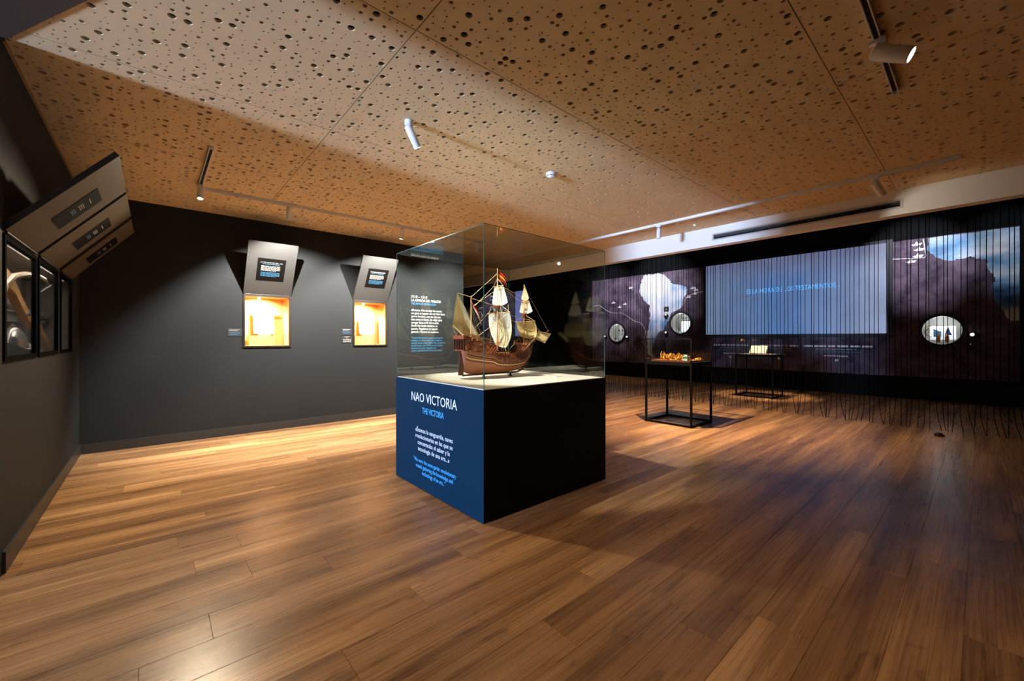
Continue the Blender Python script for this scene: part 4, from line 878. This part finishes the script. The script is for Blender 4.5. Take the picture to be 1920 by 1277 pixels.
# flags
RED = cloth('flag_red', rgb(170, 40, 40)); YEL = cloth('flag_yellow', rgb(220, 160, 50))
def flag(p, mat, w1, h1, name='flag'): 
    MB().grid(lambda u, v: (p[0]+w1*u, p[1]-.02*u+.006*math.sin(6*u), p[2]-h1*v*(1-.4*u)-.09*u*u), 8, 4).build(name, mat, ship, smooth=True)
flag((2.498, YC, 2.005), RED, .10, .030); flag((2.498, YC, 1.975), YEL, .095, .024); flag((2.498, YC, 1.951), RED, .09, .028)
MB().grid(lambda u, v: (2.188+.10*u, YC-.02*u+.008*math.sin(7*u), 1.73-.22*u-.022*v), 10, 2).build('streamer', RED, ship, smooth=True)
MB().grid(lambda u, v: (2.188+.10*u, YC-.02*u+.008*math.sin(7*u), 1.708-.22*u-.016*v), 10, 2).build('streamer', SAILW, ship, smooth=True)
# rigging
def rope(pts, name='rope', m=ROPE, r=.0015): MB().tube(pts, r, 4).build(name, m, ship, recalc=False)
def shrouds(x_, ztop, xa, xb, zbot, n, yb):
    for s_ in (1, -1):
        foot = []
        for q in range(n):
            xf = xa+(xb-xa)*q/(n-1); i, f = interp_i(xf); yy = abs(V(hull_pt(i, 1, 1)).lerp(V(hull_pt(i+1, 1, 1)), f).y-YC)+.012
            b = V((xf, YC+s_*yy, zbot)); foot.append(b); rope([(x_, YC+s_*.004, ztop), b], 'shroud', ROPED, .0012)
            MB().cyl(b, b+V((0, 0, -.028)), .0022, n=5).build('deadeye', TAN, ship)
        T_ = V((x_, YC+s_*.004, ztop)); mbr = MB()
        for k_ in range(1, 13):
            f = k_/14; mbr.tube([foot[0].lerp(T_, f), foot[-1].lerp(T_, f)], .0007, 3)
        mbr.build('ratlines', ROPED, ship, recalc=False)
        MB().box((xa-.01, YC+s_*(yy-.004), zbot-.008), (xb+.01, YC+s_*(yy+.006), zbot-.003)).build('channel', TAN, ship)
shrouds(2.495, 1.65, 2.40, 2.54, 1.225, 6, .12); shrouds(2.845, 1.575, 2.79, 2.87, 1.31, 4, .09); shrouds(2.185, 1.65, 2.14, 2.24, 1.36, 3, .09)
for pts in ([(2.495,YC,1.99),(2.845,YC,1.60)],[(2.495,YC,1.66),(2.87,YC,1.32)],[(2.845,YC,1.88),(3.20,YC,1.43)],[(2.845,YC,1.60),(3.12,YC,1.40)],[(2.185,YC,1.72),(2.495,YC,1.66)],[(2.495,YC,1.98),(2.185,YC,1.73)],
            [(2.507,YC-.17,1.598),(2.495,YC,1.70)],[(2.507,YC+.17,1.598),(2.495,YC,1.70)],[(2.857,YC-.145,1.524),(2.845,YC,1.60)],[(2.857,YC+.145,1.524),(2.845,YC,1.60)],
            [(2.505,YC-.075,1.858),(2.495,YC,1.93)],[(2.505,YC+.075,1.858),(2.495,YC,1.93)],[(2.507,YC-.17,1.598),(2.2,YC-.08,1.37)],[(2.507,YC+.17,1.598),(2.2,YC+.08,1.37)],
            [(2.857,YC-.145,1.524),(2.50,YC-.01,1.60)],[(2.857,YC+.145,1.524),(2.50,YC+.01,1.60)],[(2.505,YC-.075,1.858),(2.19,YC,1.64)],[(2.505,YC+.075,1.858),(2.19,YC,1.62)],
            [(2.06,YC+.05,1.38),(2.015,YC+.05,1.462)],[(2.06,YC-.05,1.38),(2.02,YC+.04,1.47)],[(2.507,YC-.15,1.598),(2.52,YC-.128,1.672)],[(2.507,YC+.15,1.598),(2.52,YC+.128,1.672)],
            [(2.535,YC-.088,1.285),(2.30,YC-.10,1.32)],[(2.535,YC+.088,1.285),(2.30,YC+.10,1.32)],[(2.905,YC-.12,1.374),(2.72,YC-.11,1.22)],[(2.905,YC+.12,1.374),(2.72,YC+.11,1.22)],
            [(2.855,YC-.06,1.735),(2.51,YC,1.87)],[(2.855,YC+.06,1.735),(2.51,YC,1.87)],[(2.495,YC,1.90),(2.495,YC-.128,1.225)],[(2.495,YC,1.90),(2.495,YC+.128,1.225)],[(2.04,YC+.01,1.76),(2.185,YC,1.73)],[(2.55,YC-.02,1.27),(2.495,YC-.02,1.60)],[(2.60,YC-.05,1.40),(2.51,YC-.06,1.59)],[(2.60,YC+.05,1.40),(2.51,YC+.06,1.59)]): rope(pts)
for q in range(3): MB().cyl((2.26+.035*q, YC-.15, 1.215+.004*q), (2.44+.03*q, YC-.06, 1.32), .0028, n=5).build('spar', REDW, ship)
# stand
for x_ in (2.33, 2.66): MB().lathe([(.020, 0), (.020, .006), (.010, .012), (.013, .022), (.008, .032), (.014, .042)], (x_, YC, PZ+.0062), UZ, 14).build('stand_foot', BLACKP, ship, smooth=True)
t = thing('plate_card', (2.95, 2.75, PZ+.006), 'small white card lying on the display board beside the ship', 'card')
MB().obox((2.95, 2.72, PZ+.0085), (V((1, .2, 0)), V((-.2, 1, 0)), V((0, 0, 1))), (.05, .035, .0022)).build('card', WHITEP, t); word_rows((2.91, 2.70, PZ+.011), (1, .2, 0), (-.2, 1, 0), .07, .03, 3, pm('grey_print', rgb(150, 150, 158), .6), t)

# ------------------------------------------------------------------ steel table cases
def table_case(x0, x1, y0, y1, label):
    t = thing('table_case', ((x0+x1)/2, (y0+y1)/2, 0), label, 'display case', 'black steel table cases'); s = .028; zt, zg = .985, 1.354
    for x_, y_ in ((x0, y0), (x1-s, y0), (x0, y1-s), (x1-s, y1-s)): box('leg', (x_, y_, 0), (x_+s, y_+s, zt), DARKMET, t)
    for a, b in (((x0+s, y0), (x1-s, y0+s)), ((x0+s, y1-s), (x1-s, y1)), ((x0, y0+s), (x0+s, y1-s)), ((x1-s, y0+s), (x1, y1-s))):
        box('base_rail', (a[0], a[1], .006), (b[0], b[1], .006+s), DARKMET, t); box('top_rail', (a[0], a[1], zt-.05), (b[0], b[1], zt-.012), DARKMET, t)
    box('table_top', (x0, y0, zt-.012), (x1, y1, zt), DARKMET, t)
    for x_, y_ in ((x0, y0), (x1-.014, y0), (x0, y1-.014), (x1-.014, y1-.014)): box('glass_post', (x_, y_, zt), (x_+.014, y_+.014, zg), DARKMET, t)
    for a, b in (((x0, y0), (x1, y0+.014)), ((x0, y1-.014), (x1, y1)), ((x0, y0+.014), (x0+.014, y1-.014)), ((x1-.014, y0+.014), (x1, y1-.014))): box('glass_rail', (a[0], a[1], zg-.014), (b[0], b[1], zg), DARKMET, t)
    g = .004; k = .005
    for a, b in (((x0+.014, y0+k, zt), (x1-.014, y0+k+g, zg-.014)), ((x0+.014, y1-k-g, zt), (x1-.014, y1-k, zg-.014)), ((x0+k, y0+.014, zt), (x0+k+g, y1-.014, zg-.014)), ((x1-k-g, y0+.014, zt), (x1-k, y1-.014, zg-.014)), ((x0+.014, y0+.014, zg-.008), (x1-.014, y1-.014, zg-.004))): box('glass_pane', a, b, THIN, t)
    return t
table_case(6.07, 6.78, 2.855, 3.63, 'black steel table case holding the gilded model near the fascia beam')
table_case(10.38, 11.08, 3.045, 3.84, 'black steel table case holding the open book behind the cords')
# gilded miniature
GOLD = pm('gilded_metal', rgb(196, 138, 44), .28, metal=.75, var=.2, scale=40); GOLDL = pm('pale_gold', rgb(226, 186, 96), .3, metal=.5)
t = thing('gilded_model', (6.42, 3.24, .985), 'golden miniature scene on a brown base inside the near table case', 'model')
MB().prism([(6.16, 2.93, .985), (6.70, 2.93, .985), (6.70, 3.57, .985), (6.16, 3.57, .985)], (0, 0, .022)).build('base', pm('model_base', rgb(110, 62, 28), .45), t)
r5 = random.Random(11)
for q in range(34):
    y_ = r5.uniform(3.02, 3.42); x_ = r5.uniform(6.20, 6.50); hgt = r5.uniform(.05, .13)*(1 if y_ > 3.1 else .8); w_ = r5.uniform(.010, .022)
    MB().lathe([(w_, 0), (w_*.6, hgt*.3), (w_*1.2, hgt*.45), (w_*.5, hgt*.6), (w_*.9, hgt*.75), (.002, hgt)], (x_, y_, 1.007), (r5.uniform(-.2, .2), r5.uniform(-.25, .25), 1), 7).build('gold_figure', r5.choice([GOLD, GOLDL]), t, smooth=True)
for y_ in (3.39, 3.24, 3.14):
    MB().tube([(6.25, y_+.06, 1.02), (6.25, y_+.03, 1.09), (6.25, y_-.01, 1.10), (6.25, y_-.04, 1.06), (6.25, y_-.08, 1.11)], [.008, .014, .016, .012, .006], 7).build('gold_scroll', GOLD, t, smooth=True)
MB().tube([(6.22, 3.42, 1.01), (6.21, 3.43, 1.10), (6.21, 3.41, 1.15)], [.012, .008, .003], 6).build('gold_pinnacle', GOLDL, t); MB().tube([(6.22, 3.38, 1.01), (6.21, 3.37, 1.09), (6.21, 3.375, 1.14)], [.01, .007, .003], 6).build('gold_pinnacle', GOLDL, t)
tea = pm('verdigris', rgb(150, 175, 150), .5); box('pavilion', (6.20, 2.985, 1.007), (6.26, 3.055, 1.07), tea, t); box('pavilion_roof', (6.19, 2.975, 1.07), (6.27, 3.065, 1.078), tea, t); box('pavilion_top', (6.21, 3.0, 1.078), (6.25, 3.04, 1.10), tea, t)
for x_ in (6.34, 6.42, 6.50, 6.58): box('gold_block', (x_, 2.95, 1.007), (x_+.05, 3.0, 1.022+.02*(x_ > 6.45)), GOLDL, t)
# open book
t = thing('open_book', (10.68, 3.44, .985), 'white open book propped on a slanted stand in the far table case', 'book')
BP = pm('book_paper', rgb(245, 242, 236), .6, var=.03)
sl = V((.42, 0, .55)).normalized(); rt = V((0, 1, 0)); nn = sl.cross(rt).normalized(); nn = -nn if nn.x > 0 else nn
MB().obox((10.68, 3.44, 1.085), (rt, sl, nn), (.19, .125, .006)).build('stand', BLACKP, t); MB().obox((10.72, 3.44, 1.03), (rt, V((0, 0, 1)), V((1, 0, 0))), (.10, .04, .01)).build('stand_foot', BLACKP, t)
c = V((10.68, 3.44, 1.085))+nn*.007
for s_ in (1, -1): MB().grid(lambda u, v: c+rt*(s_*.172*u)+sl*(.112*(2*v-1))+nn*(.022*math.sin(PI*min(1, u*1.05))**.6*(1-.5*u)+.002), 8, 4).build('page_block', BP, t, smooth=True)
box('tray', (10.45, 3.12, .986), (11.0, 3.76, .992), pm('case_tray', rgb(150, 148, 142), .5), t)
